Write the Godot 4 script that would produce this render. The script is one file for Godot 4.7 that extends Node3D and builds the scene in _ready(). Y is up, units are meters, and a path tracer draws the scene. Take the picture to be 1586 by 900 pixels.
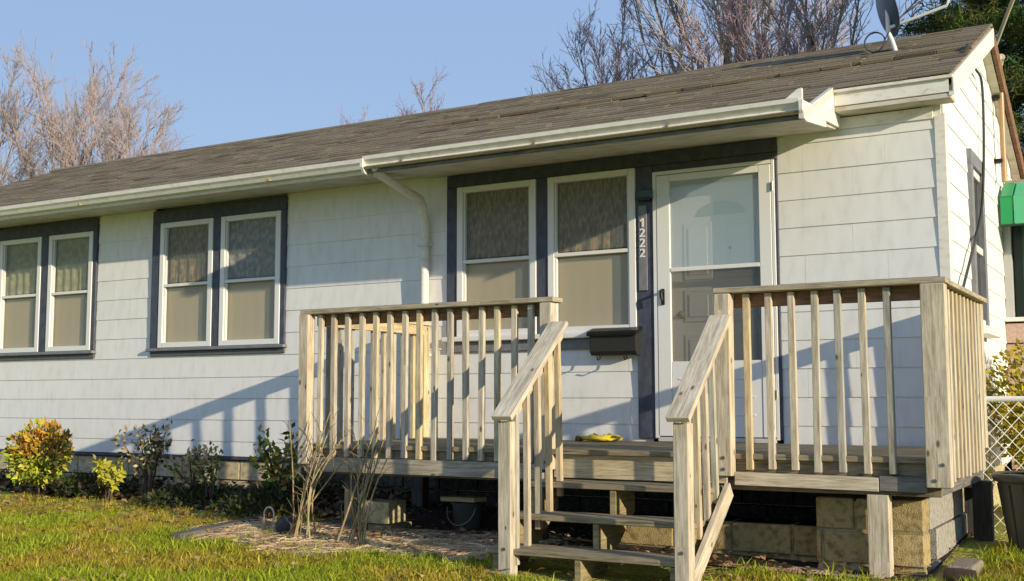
extends Node3D
# A small white ranch house with a weathered timber deck, low winter sun raking along its front wall.
# x runs along the front wall, z out of it towards the street, y up. Metres.

const SUN := Vector3(3.0, 0.81, 1.0)
var M := {}
var rng := RandomNumberGenerator.new()
var used := {}

# ------------------------------------------------------------------ mesh builder
class MB:
	var v := PackedVector3Array()
	var n := PackedVector3Array()
	var t := PackedVector2Array()
	var c := PackedColorArray()
	var i := PackedInt32Array()

	func vert(p: Vector3, nn: Vector3, uv: Vector2, col: Color) -> int:
		v.append(p); n.append(nn); t.append(uv); c.append(col)
		return v.size() - 1

	func face(a: int, b: int, d: int) -> void:   # wound clockwise as seen from the side the normals point to
		if (v[b] - v[a]).cross(v[d] - v[a]).dot(n[a] + n[b] + n[d]) > 0.0:
			i.append(a); i.append(d); i.append(b)
		else:
			i.append(a); i.append(b); i.append(d)

	func tri(p: Vector3, q: Vector3, r: Vector3, nn: Vector3, col: Color) -> void:
		var a := vert(p, nn, Vector2(p.x, p.y), col)
		vert(q, nn, Vector2(q.x, q.y), col); vert(r, nn, Vector2(r.x, r.y), col)
		face(a, a + 1, a + 2)

	func quad(p: Vector3, q: Vector3, r: Vector3, s: Vector3, col: Color, uvs = null) -> void:
		var nn := (r - p).cross(q - p).normalized()
		var u: Array = uvs if uvs != null else [Vector2(0, 0), Vector2(p.distance_to(q), 0), Vector2(p.distance_to(q), q.distance_to(r)), Vector2(0, q.distance_to(r))]
		var a := vert(p, nn, u[0], col)
		vert(q, nn, u[1], col); vert(r, nn, u[2], col); vert(s, nn, u[3], col)
		i.append_array(PackedInt32Array([a, a + 1, a + 2, a, a + 2, a + 3]))

	func box(xf: Transform3D, s: Vector3, col: Color, ch := 0.003, off := Vector2.ZERO) -> void:
		var h := s * 0.5
		ch = minf(ch, minf(h.x, minf(h.y, h.z)) * 0.6)
		var at := v.size()
		for ax in 3:
			for sg in 2:
				var nn := Vector3.ZERO
				nn[ax] = 1.0 if sg else -1.0
				var wn := (xf.basis * nn).normalized()
				for k in 4:
					var p := Vector3.ZERO
					p[ax] = h[ax] * nn[ax]
					p[(ax + 1) % 3] = (h[(ax + 1) % 3] - ch) * (1.0 if k & 1 else -1.0)
					p[(ax + 2) % 3] = (h[(ax + 2) % 3] - ch) * (1.0 if k & 2 else -1.0)
					var uv := Vector2(p.z, p.y) if ax == 0 else (Vector2(p.x, p.z + 0.31) if ax == 1 else Vector2(p.x, p.y))
					vert(xf * p, wn, uv + off, col)
		for k in BOX.size() / 3:
			i.append(at + BOX[k * 3]); i.append(at + BOX[k * 3 + 1]); i.append(at + BOX[k * 3 + 2])

	static var BOX := make_box()
	static func vid(ax: int, s: Array) -> int:
		return (ax * 2 + s[ax]) * 4 + s[(ax + 1) % 3] + 2 * s[(ax + 2) % 3]
	static func make_box() -> PackedInt32Array:
		var o := PackedInt32Array()
		var ps := []
		for ax in 3:
			for sg in 2:
				for k in 4:
					var p := Vector3.ZERO
					p[ax] = 1.0 if sg else -1.0
					p[(ax + 1) % 3] = 0.8 * (1.0 if k & 1 else -1.0)
					p[(ax + 2) % 3] = 0.8 * (1.0 if k & 2 else -1.0)
					ps.append(p)
		var polys := []
		for ax in 3:
			for sg in 2:
				var f := (ax * 2 + sg) * 4
				polys.append([f, f + 1, f + 3]); polys.append([f, f + 3, f + 2])
		for e in 3:
			for sp in 2:
				for sq in 2:
					var s0 := [0, 0, 0]
					s0[(e + 1) % 3] = sp; s0[(e + 2) % 3] = sq
					var s1 := s0.duplicate(); s1[e] = 1
					var a := vid((e + 1) % 3, s0); var b := vid((e + 1) % 3, s1)
					var d := vid((e + 2) % 3, s1); var f := vid((e + 2) % 3, s0)
					polys.append([a, b, d]); polys.append([a, d, f])
		for k in 8:
			var s := [k & 1, (k >> 1) & 1, (k >> 2) & 1]
			polys.append([vid(0, s), vid(1, s), vid(2, s)])
		for q in polys:
			var a: Vector3 = ps[q[0]]; var b: Vector3 = ps[q[1]]; var d: Vector3 = ps[q[2]]
			if (b - a).cross(d - a).dot(a + b + d) > 0.0:
				o.append_array(PackedInt32Array([q[0], q[2], q[1]]))
			else:
				o.append_array(PackedInt32Array(q))
		return o

	func tube(pts: Array, radii: Array, sides: int, col: Color, cap := true) -> void:
		var at := v.size()
		var dir: Vector3 = (pts[1] - pts[0]).normalized()
		var u := dir.cross(Vector3.UP if absf(dir.y) < 0.9 else Vector3.RIGHT).normalized()
		var along := 0.0
		for k in pts.size():
			var d: Vector3 = (pts[mini(k + 1, pts.size() - 1)] - pts[maxi(k - 1, 0)]).normalized()
			u = (u - d * u.dot(d)).normalized()
			var w := d.cross(u)
			if k > 0:
				along += pts[k].distance_to(pts[k - 1])
			for j in sides:
				var a := TAU * j / sides
				var nn := u * cos(a) + w * sin(a)
				v.append(pts[k] + nn * radii[k]); n.append(nn); t.append(Vector2(along, float(j) / sides * 0.2)); c.append(col)
		for k in pts.size() - 1:
			for j in sides:
				var a := at + k * sides + j
				var b := at + k * sides + (j + 1) % sides
				i.append(a); i.append(b + sides); i.append(b)
				i.append(a); i.append(a + sides); i.append(b + sides)
		if cap:
			for e in 2:
				var k: int = 0 if e == 0 else pts.size() - 1
				var d: Vector3 = (pts[0] - pts[1]).normalized() if e == 0 else (pts[k] - pts[k - 1]).normalized()
				var b := v.size()
				for j in sides:
					vert(v[at + k * sides + j], d, Vector2(0, 0), col)
				for j in range(1, sides - 1):
					face(b, b + j, b + j + 1)

	# a closed outline (in the plane of ux, uy about o) pushed along w by depth
	func prism(outline: PackedVector2Array, o: Vector3, ux: Vector3, uy: Vector3, w: Vector3, col: Color) -> void:
		var tris := Geometry2D.triangulate_polygon(outline)
		var wn := w.normalized()
		for e in 2:
			var at := v.size()
			for p in outline:
				vert(o + ux * p.x + uy * p.y + w * e, wn * (1.0 if e else -1.0), p, col)
			for k in tris.size() / 3:
				face(at + tris[k * 3], at + tris[k * 3 + 1], at + tris[k * 3 + 2])
		var turn := 1.0 if not Geometry2D.is_polygon_clockwise(outline) else -1.0
		for k in outline.size():
			var p := outline[k]; var q := outline[(k + 1) % outline.size()]
			var d := (q - p).normalized()
			var nn := (ux * d.y - uy * d.x) * turn
			if p.distance_to(q) < 1e-5:
				continue
			var a := o + ux * p.x + uy * p.y; var b := o + ux * q.x + uy * q.y
			var at := vert(a, nn, Vector2(0, 0), col)
			vert(b, nn, Vector2(0, p.distance_to(q)), col); vert(b + w, nn, Vector2(w.length(), p.distance_to(q)), col); vert(a + w, nn, Vector2(w.length(), 0), col)
			face(at, at + 1, at + 2); face(at, at + 2, at + 3)

	func lathe(o: Vector3, profile: Array, sides: int, col: Color, sx := 1.0, sz := 1.0) -> void:   # profile of (radius, height)
		var at := v.size()
		for k in profile.size():
			var d: Vector2 = (profile[mini(k + 1, profile.size() - 1)] - profile[maxi(k - 1, 0)]).normalized()
			for j in sides + 1:
				var a := TAU * j / sides
				vert(o + Vector3(cos(a) * profile[k].x * sx, profile[k].y, sin(a) * profile[k].x * sz), Vector3(cos(a) * d.y, -d.x, sin(a) * d.y).normalized(), Vector2(float(j) / sides, profile[k].y), col)
		for k in profile.size() - 1:
			for j in sides:
				var a := at + k * (sides + 1) + j
				face(a, a + 1, a + sides + 2); face(a, a + sides + 2, a + sides + 1)

	func mesh() -> ArrayMesh:
		var a := []
		a.resize(Mesh.ARRAY_MAX)
		a[Mesh.ARRAY_VERTEX] = v; a[Mesh.ARRAY_NORMAL] = n; a[Mesh.ARRAY_TEX_UV] = t; a[Mesh.ARRAY_COLOR] = c; a[Mesh.ARRAY_INDEX] = i
		var m := ArrayMesh.new()
		m.add_surface_from_arrays(Mesh.PRIMITIVE_TRIANGLES, a)
		return m

# ------------------------------------------------------------------ nodes
func rn(a: float, b: float) -> float:
	return rng.randf_range(a, b)

func numbered(called: String) -> String:
	var k: int = used.get(called, 0)
	used[called] = k + 1
	return called if k == 0 else "%s_%03d" % [called, k]

func thing(called: String, label: String, category: String, at := Vector3.ZERO, group := "") -> Node3D:
	var o := Node3D.new()
	o.name = numbered(called)
	add_child(o)
	o.position = at
	tag(o, label, category, group)
	return o

func tag(o: Node3D, label: String, category: String, group := "") -> Node3D:
	o.set_meta("label", label); o.set_meta("category", category)
	if group != "":
		o.set_meta("group", group)
	return o

func obj(called: String, b: MB, mat: Material, parent: Node = null, kind := "") -> MeshInstance3D:
	var o := MeshInstance3D.new()
	o.mesh = b.mesh()
	o.material_override = mat
	place(o, called, parent)
	if kind != "":
		o.set_meta("kind", kind)
	return o

func place(o: Node3D, called: String, parent: Node) -> void:
	if parent == null or parent == self:
		o.name = numbered(called)
		add_child(o)
		return
	var k := 0
	o.name = called
	while parent.has_node(NodePath(o.name)):
		k += 1
		o.name = "%s_%03d" % [called, k]
	parent.add_child(o)

func part(called: String, parent: Node) -> Node3D:
	var o := Node3D.new()
	place(o, called, parent)
	return o

func board_tint(spread := 0.2) -> Color:   # some boards have gone grey, some stay yellow
	var c := tinted(spread, 0.04)
	var q := rng.randf()
	if q < 0.25:
		return c * Color(0.74, 0.78, 0.84)
	return c * Color(1.06, 0.98, 0.82) if q > 0.7 else c

func grey(k: float) -> Color:
	return Color(k, k, k)

func tinted(spread := 0.12, warm := 0.04) -> Color:
	var k := 1.0 + rn(-spread, spread)
	var w := rn(-warm, warm)
	return Color(k * (1.0 + w), k, k * (1.0 - w))

# a box-shaped piece given by its two opposite corners
func slab(called: String, lo: Vector3, hi: Vector3, mat: Material, parent: Node = null, col := Color.WHITE, ch := 0.004) -> MeshInstance3D:
	var b := MB.new()
	b.box(Transform3D(Basis(), Vector3.ZERO), (hi - lo).abs(), col, ch, Vector2(rn(0, 5), rn(0, 5)))
	var o := obj(called, b, mat, parent)
	o.position = (lo + hi) * 0.5
	return o

func along(a: Vector3, b: Vector3, up: Vector3) -> Transform3D:
	var x := (b - a).normalized()
	var z := x.cross(up).normalized()
	return Transform3D(Basis(x, z.cross(x), z), (a + b) * 0.5)

# a timber from a to b: h is measured along up, w across it; the grain runs along it
func timber(called: String, a: Vector3, b: Vector3, h: float, w: float, up: Vector3, mat: Material, parent: Node, col := Color.WHITE, ch := 0.003) -> MeshInstance3D:
	var mb := MB.new()
	mb.box(Transform3D(), Vector3(a.distance_to(b), h, w), col, ch, Vector2(rn(0, 5), rn(0, 5)))
	var o := obj(called, mb, mat, parent)
	o.transform = along(a, b, up)
	return o

func gy(x: float, z: float) -> float:   # height of the ground
	return 0.16 - 0.053 * clampf(z, 0.0, 12.0) + 0.012 * sin(x * 1.7 + z) + 0.01 * sin(z * 2.9 - x * 0.6)

# ------------------------------------------------------------------ materials
func mat(called: String, col: Color, rough := 0.8, vc := true) -> StandardMaterial3D:   # col is the real-world (linear) base colour
	var m := StandardMaterial3D.new()
	m.resource_name = called
	m.albedo_color = col.linear_to_srgb()
	m.roughness = rough
	m.vertex_color_use_as_albedo = vc
	m.metallic_specular = 0.4
	M[called] = m
	return m

func noise(freq: float, octaves := 4, seed_ := 1, kind := FastNoiseLite.TYPE_SIMPLEX_SMOOTH) -> FastNoiseLite:
	var f := FastNoiseLite.new()
	f.noise_type = kind
	f.frequency = freq
	f.seed = seed_
	f.fractal_octaves = octaves
	return f

func ramp_tex(n: FastNoiseLite, stops: Array, size := 512, seamless := true) -> NoiseTexture2D:
	var g := Gradient.new()
	var o := PackedFloat32Array(); var c := PackedColorArray()
	for s in stops:
		o.append(s[0]); c.append((s[1] as Color).linear_to_srgb())
	g.offsets = o; g.colors = c
	var t := NoiseTexture2D.new()
	t.width = size; t.height = size
	t.seamless = seamless
	t.noise = n
	t.color_ramp = g
	return t

func bump_tex(n: FastNoiseLite, size := 512) -> NoiseTexture2D:
	var t := NoiseTexture2D.new()
	t.width = size; t.height = size; t.seamless = true
	t.noise = n
	return t

func tri_mat(called: String, t: Texture2D, scale: Vector3, rough := 0.85, bump: Texture2D = null, cm := 0.3, vc := true) -> StandardMaterial3D:
	var m := mat(called, Color.WHITE, rough, vc)
	m.albedo_texture = t
	m.uv1_triplanar = true
	m.uv1_world_triplanar = true
	m.uv1_scale = scale
	if bump:
		m.heightmap_enabled = true
		m.heightmap_texture = bump
		m.heightmap_scale = cm
	return m

func wood_tex(light: Color, dark: Color, stain: Color, seed_: int, stained: float) -> ImageTexture:
	var w := 640; var h := 192
	var grain := noise(1.0, 3, seed_); var broad := noise(1.0, 3, seed_ + 7); var blot := noise(1.0, 4, seed_ + 13)
	var im := Image.create(w, h, false, Image.FORMAT_RGB8)
	var knots := []
	var r := RandomNumberGenerator.new()
	r.seed = seed_
	for k in 7:
		knots.append([r.randf() * w, r.randf() * h, r.randf_range(3.0, 6.0)])
	for y in h:
		for x in w:
			var dy := 0.0
			var kn := 0.0
			for q in knots:
				var dx: float = x - q[0]
				var ey: float = y - q[1]
				if absf(dx) < 60.0 and absf(ey) < 30.0:
					var e := exp(-(dx * dx / 500.0 + ey * ey / 60.0))
					dy += e * ey * 0.6
					kn = maxf(kn, 1.0 - sqrt(dx * dx / 4.0 + ey * ey) / q[2])
			var g := grain.get_noise_2d(x * 0.012, (y + dy) * 0.21) * 0.55 + grain.get_noise_2d(x * 0.03 + 90.0, (y + dy) * 0.55) * 0.35 + broad.get_noise_2d(x * 0.006, y * 0.03) * 0.5
			var c := light.lerp(dark, clampf(0.45 + g, 0.0, 1.0))
			var s := blot.get_noise_2d(x * 0.005, y * 0.09)
			c = c.lerp(stain, clampf((s - 0.12) * 2.2, 0.0, 1.0) * stained)
			if kn > 0.0:
				c = c.lerp(Color(0.09, 0.055, 0.03), minf(1.0, kn * 1.8) * 0.85)
			im.set_pixel(x, y, c.linear_to_srgb())
	return ImageTexture.create_from_image(im)

func wood(called: String, light: Color, dark: Color, stain: Color, seed_: int, stained: float) -> void:
	var m := mat(called, Color.WHITE, 0.82)
	var t := wood_tex(light, dark, stain, seed_, stained)
	m.albedo_texture = t
	m.uv1_scale = Vector3(0.62, 2.1, 1)
	m.heightmap_enabled = true
	m.heightmap_texture = t
	m.heightmap_scale = 0.12
	m.metallic_specular = 0.3

func leafy(called: String, back := 0.35) -> void:
	var m := mat(called, Color.WHITE, 0.6)
	m.backlight_enabled = true
	m.backlight = Color(back, back, back)
	m.cull_mode = BaseMaterial3D.CULL_DISABLED
	m.metallic_specular = 0.3

func make_materials() -> void:
	var W := Color.WHITE
	# painted siding: faint vertical striations, rain marks
	tri_mat("siding", ramp_tex(noise(0.02, 5, 3), [[0.0, Color(0.70, 0.69, 0.66)], [0.4, Color(0.775, 0.77, 0.75)], [1.0, Color(0.82, 0.815, 0.80)]]), Vector3(0.9, 0.3, 0.9), 0.62, bump_tex(noise(0.12, 3, 5)), 0.03)
	tri_mat("trim", ramp_tex(noise(0.02, 5, 8), [[0.0, Color(0.55, 0.50, 0.39)], [0.35, Color(0.75, 0.72, 0.64)], [1.0, Color(0.82, 0.80, 0.76)]]), Vector3(0.7, 1.6, 1.6), 0.5)
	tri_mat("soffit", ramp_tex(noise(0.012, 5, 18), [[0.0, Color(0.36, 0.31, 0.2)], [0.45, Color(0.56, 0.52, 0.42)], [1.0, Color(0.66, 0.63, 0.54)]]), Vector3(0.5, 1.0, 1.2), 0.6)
	mat("vinyl", Color(0.78, 0.775, 0.75), 0.35)
	tri_mat("navy", ramp_tex(noise(0.03, 4, 9), [[0.0, Color(0.05, 0.055, 0.075)], [1.0, Color(0.095, 0.105, 0.14)]]), Vector3(0.8, 0.5, 0.8), 0.55)
	tri_mat("navy_faded", ramp_tex(noise(0.03, 4, 10), [[0.0, Color(0.16, 0.165, 0.18)], [1.0, Color(0.25, 0.25, 0.27)]]), Vector3(0.8, 0.5, 0.8), 0.6)
	tri_mat("asphalt", ramp_tex(noise(0.09, 4, 12), [[0.0, Color(0.085, 0.068, 0.045)], [0.5, Color(0.225, 0.178, 0.115)], [1.0, Color(0.37, 0.305, 0.21)]]), Vector3(1.6, 1.6, 1.6), 0.95, bump_tex(noise(0.3, 2, 4)), 0.25)
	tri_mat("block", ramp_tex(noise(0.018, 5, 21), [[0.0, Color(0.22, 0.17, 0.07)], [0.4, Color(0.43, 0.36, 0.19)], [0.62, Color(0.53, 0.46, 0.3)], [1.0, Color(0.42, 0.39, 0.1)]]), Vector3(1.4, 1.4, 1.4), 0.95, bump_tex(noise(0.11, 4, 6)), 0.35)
	tri_mat("shade_toned_block", ramp_tex(noise(0.02, 5, 25), [[0.0, Color(0.03, 0.027, 0.02)], [0.6, Color(0.075, 0.07, 0.055)], [1.0, Color(0.14, 0.13, 0.10)]]), Vector3(1.4, 1.4, 1.4), 0.95)  # blocks seen below the deck: the shade there is painted into this colour
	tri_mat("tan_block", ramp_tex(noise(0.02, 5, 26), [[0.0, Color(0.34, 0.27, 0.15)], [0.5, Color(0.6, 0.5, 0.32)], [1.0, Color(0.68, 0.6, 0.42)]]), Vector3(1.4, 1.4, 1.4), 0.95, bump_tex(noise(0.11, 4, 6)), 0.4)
	tri_mat("concrete", ramp_tex(noise(0.03, 5, 22), [[0.0, Color(0.25, 0.23, 0.2)], [1.0, Color(0.48, 0.45, 0.4)]]), Vector3(1.4, 1.4, 1.4), 0.95, bump_tex(noise(0.12, 4, 7)), 0.5)
	tri_mat("pink_brick", ramp_tex(noise(0.04, 4, 23), [[0.0, Color(0.42, 0.28, 0.22)], [1.0, Color(0.62, 0.47, 0.40)]]), Vector3(1.4, 1.4, 1.4), 0.9)
	wood("deck_wood", Color(0.70, 0.62, 0.48), Color(0.38, 0.315, 0.225), Color(0.22, 0.195, 0.15), 31, 0.6)
	wood("rail_wood", Color(0.52, 0.45, 0.32), Color(0.26, 0.21, 0.14), Color(0.16, 0.14, 0.10), 32, 0.7)
	wood("floor_wood", Color(0.36, 0.30, 0.20), Color(0.17, 0.135, 0.085), Color(0.10, 0.10, 0.05), 33, 0.9)
	wood("brown_wood", Color(0.30, 0.17, 0.10), Color(0.15, 0.08, 0.045), Color(0.08, 0.06, 0.04), 34, 0.5)
	wood("grey_wood", Color(0.24, 0.22, 0.20), Color(0.11, 0.10, 0.09), Color(0.06, 0.06, 0.05), 35, 0.6)
	var g := mat("glass", Color(1, 1, 1), 0.03, false)
	g.transparency = BaseMaterial3D.TRANSPARENCY_ALPHA
	g.albedo_color = Color(0.9, 0.95, 0.95, 0.06)
	g.metallic_specular = 0.14
	var hz := mat("storm_glass", Color(1, 1, 1), 0.05, false)
	hz.transparency = BaseMaterial3D.TRANSPARENCY_ALPHA
	hz.albedo_color = Color(0.74, 0.82, 0.84, 0.24)  # pale veil in the alpha colour paints the reflective haze on the pane
	hz.metallic_specular = 0.5
	var s := mat("screen", Color(0.2, 0.2, 0.19), 0.7, false)
	s.transparency = BaseMaterial3D.TRANSPARENCY_ALPHA
	s.albedo_color = Color(0.42, 0.42, 0.39, 0.34)
	mat("shade_tan", Color(0.385, 0.315, 0.19), 0.85)
	tri_mat("reflection_cloth_brown", ramp_tex(noise(0.025, 5, 41), [[0.0, Color(0.05, 0.036, 0.015)], [0.45, Color(0.15, 0.11, 0.055)], [1.0, Color(0.36, 0.28, 0.17)]]), Vector3(2.4, 0.7, 2.4), 0.9)  # upper-pane cloth: this and the next two tones stand in for reflections
	tri_mat("reflection_cloth_green", ramp_tex(noise(0.02, 4, 42), [[0.0, Color(0.15, 0.15, 0.075)], [1.0, Color(0.38, 0.35, 0.2)]]), Vector3(1.2, 0.8, 1.2), 0.9)
	tri_mat("reflection_cloth_grey", ramp_tex(noise(0.025, 5, 43), [[0.0, Color(0.10, 0.09, 0.075)], [0.55, Color(0.2, 0.195, 0.18)], [1.0, Color(0.36, 0.36, 0.36)]]), Vector3(1.2, 0.8, 1.2), 0.9)
	mat("black_metal", Color(0.012, 0.012, 0.012), 0.4)
	mat("dark_metal", Color(0.028, 0.028, 0.025), 0.55)
	mat("bright_metal", Color(0.55, 0.55, 0.53), 0.35).metallic = 0.6
	mat("plain", Color.WHITE, 0.7)
	mat("gloss", Color.WHITE, 0.3)
	tri_mat("bark", ramp_tex(noise(0.05, 4, 51), [[0.0, Color(0.10, 0.075, 0.06)], [1.0, Color(0.27, 0.215, 0.18)]]), Vector3(1.0, 0.35, 1.0), 0.95)
	mat("twig", Color(0.44, 0.37, 0.345), 0.9)
	leafy("leaf", 0.3)
	leafy("grass_blade", 0.6)
	# ground: patchy winter lawn, and the bare strips
	tri_mat("lawn", ramp_tex(noise(0.011, 5, 61), [[0.0, Color(0.44, 0.32, 0.12)], [0.42, Color(0.36, 0.33, 0.07)], [0.6, Color(0.29, 0.34, 0.04)], [1.0, Color(0.33, 0.40, 0.04)]]), Vector3(0.35, 0.35, 0.35), 1.0, bump_tex(noise(0.1, 4, 62)), 2.0)
	tri_mat("mulch", ramp_tex(noise(0.08, 4, 63), [[0.0, Color(0.025, 0.018, 0.012)], [0.6, Color(0.075, 0.052, 0.034)], [1.0, Color(0.16, 0.11, 0.07)]]), Vector3(1.2, 1.2, 1.2), 1.0, bump_tex(noise(0.12, 4, 64)), 2.5)
	tri_mat("shade_toned_soil", ramp_tex(noise(0.06, 5, 67), [[0.0, Color(0.02, 0.016, 0.012)], [0.6, Color(0.05, 0.038, 0.028)], [1.0, Color(0.11, 0.085, 0.06)]]), Vector3(0.9, 0.9, 0.9), 1.0, bump_tex(noise(0.1, 4, 68)), 2.5)  # soil below the deck, with its shade painted into the dark tone
	tri_mat("dirt", ramp_tex(noise(0.05, 5, 65), [[0.0, Color(0.26, 0.155, 0.10)], [0.5, Color(0.70, 0.48, 0.32)], [1.0, Color(0.82, 0.64, 0.44)]]), Vector3(0.9, 0.9, 0.9), 1.0, bump_tex(noise(0.1, 4, 66)), 2.5)

# ------------------------------------------------------------------ the house
const WALL_R := -1.384
const WALL_L := -13.6
const FOOT := 0.54
const CORE := -0.16
const RIDGE_Y := 4.382
const RIDGE_Z := -2.1
const PITCH := 0.432

func roof_y(z: float) -> float:
	return RIDGE_Y - PITCH * absf(z - RIDGE_Z)

func eave_z(x: float) -> float:
	return 0.2 if x > -2.13 else (1.0 if x > -5.82 else 0.62)

func cut(rects: Array, hole: Rect2) -> Array:
	var out := []
	for r: Rect2 in rects:
		if not r.intersects(hole):
			out.append(r)
			continue
		var x0 := r.position.x; var x1 := r.end.x; var y0 := r.position.y; var y1 := r.end.y
		if hole.position.x > x0: out.append(Rect2(x0, y0, hole.position.x - x0, y1 - y0))
		if hole.end.x < x1: out.append(Rect2(hole.end.x, y0, x1 - hole.end.x, y1 - y0))
		var a := maxf(x0, hole.position.x); var b := minf(x1, hole.end.x)
		if hole.position.y > y0: out.append(Rect2(a, y0, b - a, hole.position.y - y0))
		if hole.end.y < y1: out.append(Rect2(a, hole.end.y, b - a, y1 - hole.end.y))
	return out.filter(func(q): return q.size.x > 0.012 and q.size.y > 0.012)

func siding_piece(b: MB, r: Rect2, along_x: bool, fix: float) -> void:
	# one cement shingle: its foot stands proud of the course below
	var tip := rn(-0.0008, 0.0008)
	var h := r.size.y + 0.018
	var c := Vector3(r.get_center().x, r.position.y + h * 0.5, fix + 0.006 + tip * 0.5)
	var tilt := Basis(Vector3.RIGHT, -0.008 / h)
	if not along_x:
		c = Vector3(fix + 0.006 + tip * 0.5, r.position.y + h * 0.5, r.get_center().x)
		tilt = Basis(Vector3.UP, PI / 2) * tilt
	b.box(Transform3D(tilt, c), Vector3(r.size.x - 0.0009, h, 0.009), tinted(0.016, 0.008), 0.0006)

func build_house() -> Node3D:
	var H := thing("house", "long low white shingle-sided house with navy window trim and brown asphalt roof", "house")
	# --- walls
	slab("wall", Vector3(WALL_L, FOOT - 0.02, CORE - 0.1), Vector3(WALL_R - 0.02, 3.2, CORE), M.siding, H)
	slab("wall", Vector3(WALL_L, FOOT - 0.02, -4.2), Vector3(WALL_R - 0.02, 3.2, -4.08), M.siding, H)
	var b := MB.new()
	b.prism(PackedVector2Array([Vector2(-4.2, FOOT - 0.02), Vector2(-0.004, FOOT - 0.02), Vector2(-0.004, roof_y(0) - 0.09), Vector2(RIDGE_Z, RIDGE_Y - 0.09), Vector2(-4.2, roof_y(-4.2) - 0.09)]), Vector3(WALL_R - 0.14, 0, 0), Vector3(0, 0, 1), Vector3.UP, Vector3(0.13, 0, 0), Color.WHITE)
	obj("gable_wall", b, M.siding, H)
	b = MB.new()
	b.prism(PackedVector2Array([Vector2(-4.2, FOOT - 0.02), Vector2(0.0, FOOT - 0.02), Vector2(0.0, roof_y(0) - 0.09), Vector2(RIDGE_Z, RIDGE_Y - 0.09), Vector2(-4.2, roof_y(-4.2) - 0.09)]), Vector3(WALL_L, 0, 0), Vector3(0, 0, 1), Vector3.UP, Vector3(0.13, 0, 0), Color.WHITE)
	obj("gable_wall", b, M.siding, H)
	# --- shingle siding of the front, each piece its own
	var holes := [Rect2(-12.12, 1.6, 12.12 - 10.28, 3.13 - 1.6), Rect2(-9.4, 1.59, 9.4 - 7.55, 3.13 - 1.59), Rect2(-5.64, 1.54, 5.64 - 3.64, 3.13 - 1.54), Rect2(-3.66, 0.74, 3.66 - 2.6, 3.13 - 0.74)]
	var y := FOOT
	var row := 0
	while y < 3.10:
		var top := 2.833 - 0.2147 * roundf((2.833 - y - 0.2147) / 0.2147)
		if top - y < 0.05:
			top += 0.2147
		var y1 := minf(top, 3.13)
		var x1 := WALL_R - 0.05
		var first := true
		while x1 > WALL_L + 0.02:
			var w := 0.61
			if first:
				w = [0.61, 0.32, 0.9 - 0.3, 0.36][row % 4]
				first = false
			var x0 := maxf(x1 - w, WALL_L)
			for r: Rect2 in holes.reduce(cut, [Rect2(x0, y, x1 - x0, y1 - y)]):
				b = MB.new()
				siding_piece(b, r, true, 0.0)
				obj("siding_shingle", b, M.siding, H)
			x1 = x0
		y = y1
		row += 1
	# the gable end: seen so edge-on that its shingles are one part
	b = MB.new()
	y = FOOT
	row = 0
	while y < 4.3:
		var z0 := -4.2
		var z1 := -0.03
		if y > roof_y(0) - 0.3:
			var d := (RIDGE_Y - 0.08 - y - 0.2) / PITCH
			z0 = maxf(z0, RIDGE_Z - d); z1 = minf(z1, RIDGE_Z + d)
		var z := z1
		var w := 0.61 if row % 2 else 0.3
		while z > z0 + 0.03:
			var a := maxf(z - w, z0)
			for r: Rect2 in cut([Rect2(a, y, z - a, 0.2147)], Rect2(-1.72, 1.6, 0.66, 1.5)):
				siding_piece(b, r, false, WALL_R - 0.008)
			z = a
			w = 0.61
		y += 0.2147
		row += 1
	obj("gable_shingles", b, M.siding, H, "stuff")
	# corner boards
	slab("corner_board", Vector3(WALL_R - 0.055, FOOT, -0.002), Vector3(WALL_R + 0.022, 3.14, 0.02), M.trim, H)
	slab("corner_board", Vector3(WALL_R - 0.006, FOOT, -0.09), Vector3(WALL_R + 0.02, 3.16, -0.005), M.trim, H)
	slab("corner_board", Vector3(WALL_R - 0.006, FOOT, -4.22), Vector3(WALL_R + 0.02, 3.1, -4.13), M.trim, H)
	slab("drip_edge", Vector3(WALL_L, FOOT - 0.035, -0.05), Vector3(WALL_R, FOOT - 0.004, 0.012), M.navy, H)
	# --- foundation of concrete blocks
	var fo := slab("foundation", Vector3(WALL_L + 0.02, -0.3, -4.18), Vector3(WALL_R - 0.06, FOOT - 0.04, -0.09), M.block, H)
	for k in 2:
		for c in 31:
			var x0 := -13.55 + c * 0.4 + (0.2 if k else 0.0)
			if x0 > WALL_R - 0.4:
				continue
			b = MB.new()
			b.box(Transform3D(Basis(), Vector3(x0 + 0.2, 0.1 + k * 0.2 + 0.1, -0.06) - fo.position), Vector3(0.388, 0.188, 0.07), tinted(0.2, 0.05), 0.006)
			obj("block", b, M.shade_toned_block if x0 > -7.5 else M.tan_block, fo)  # dark tone paints the shade below the deck, tan elsewhere
	build_roof(H)
	# --- windows, left to right
	build_pair(H, -12.1, -10.285, [[-11.96, -11.21, "reflection_cloth_green"], [-11.08, -10.34, "reflection_cloth_green"]])
	build_pair(H, -9.41, -7.545, [[-9.285, -8.52, "reflection_cloth_brown"], [-8.41, -7.605, "reflection_cloth_grey"]])
	build_porch_front(H)
	build_door(H)
	build_gable_window(H)
	return H

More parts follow.
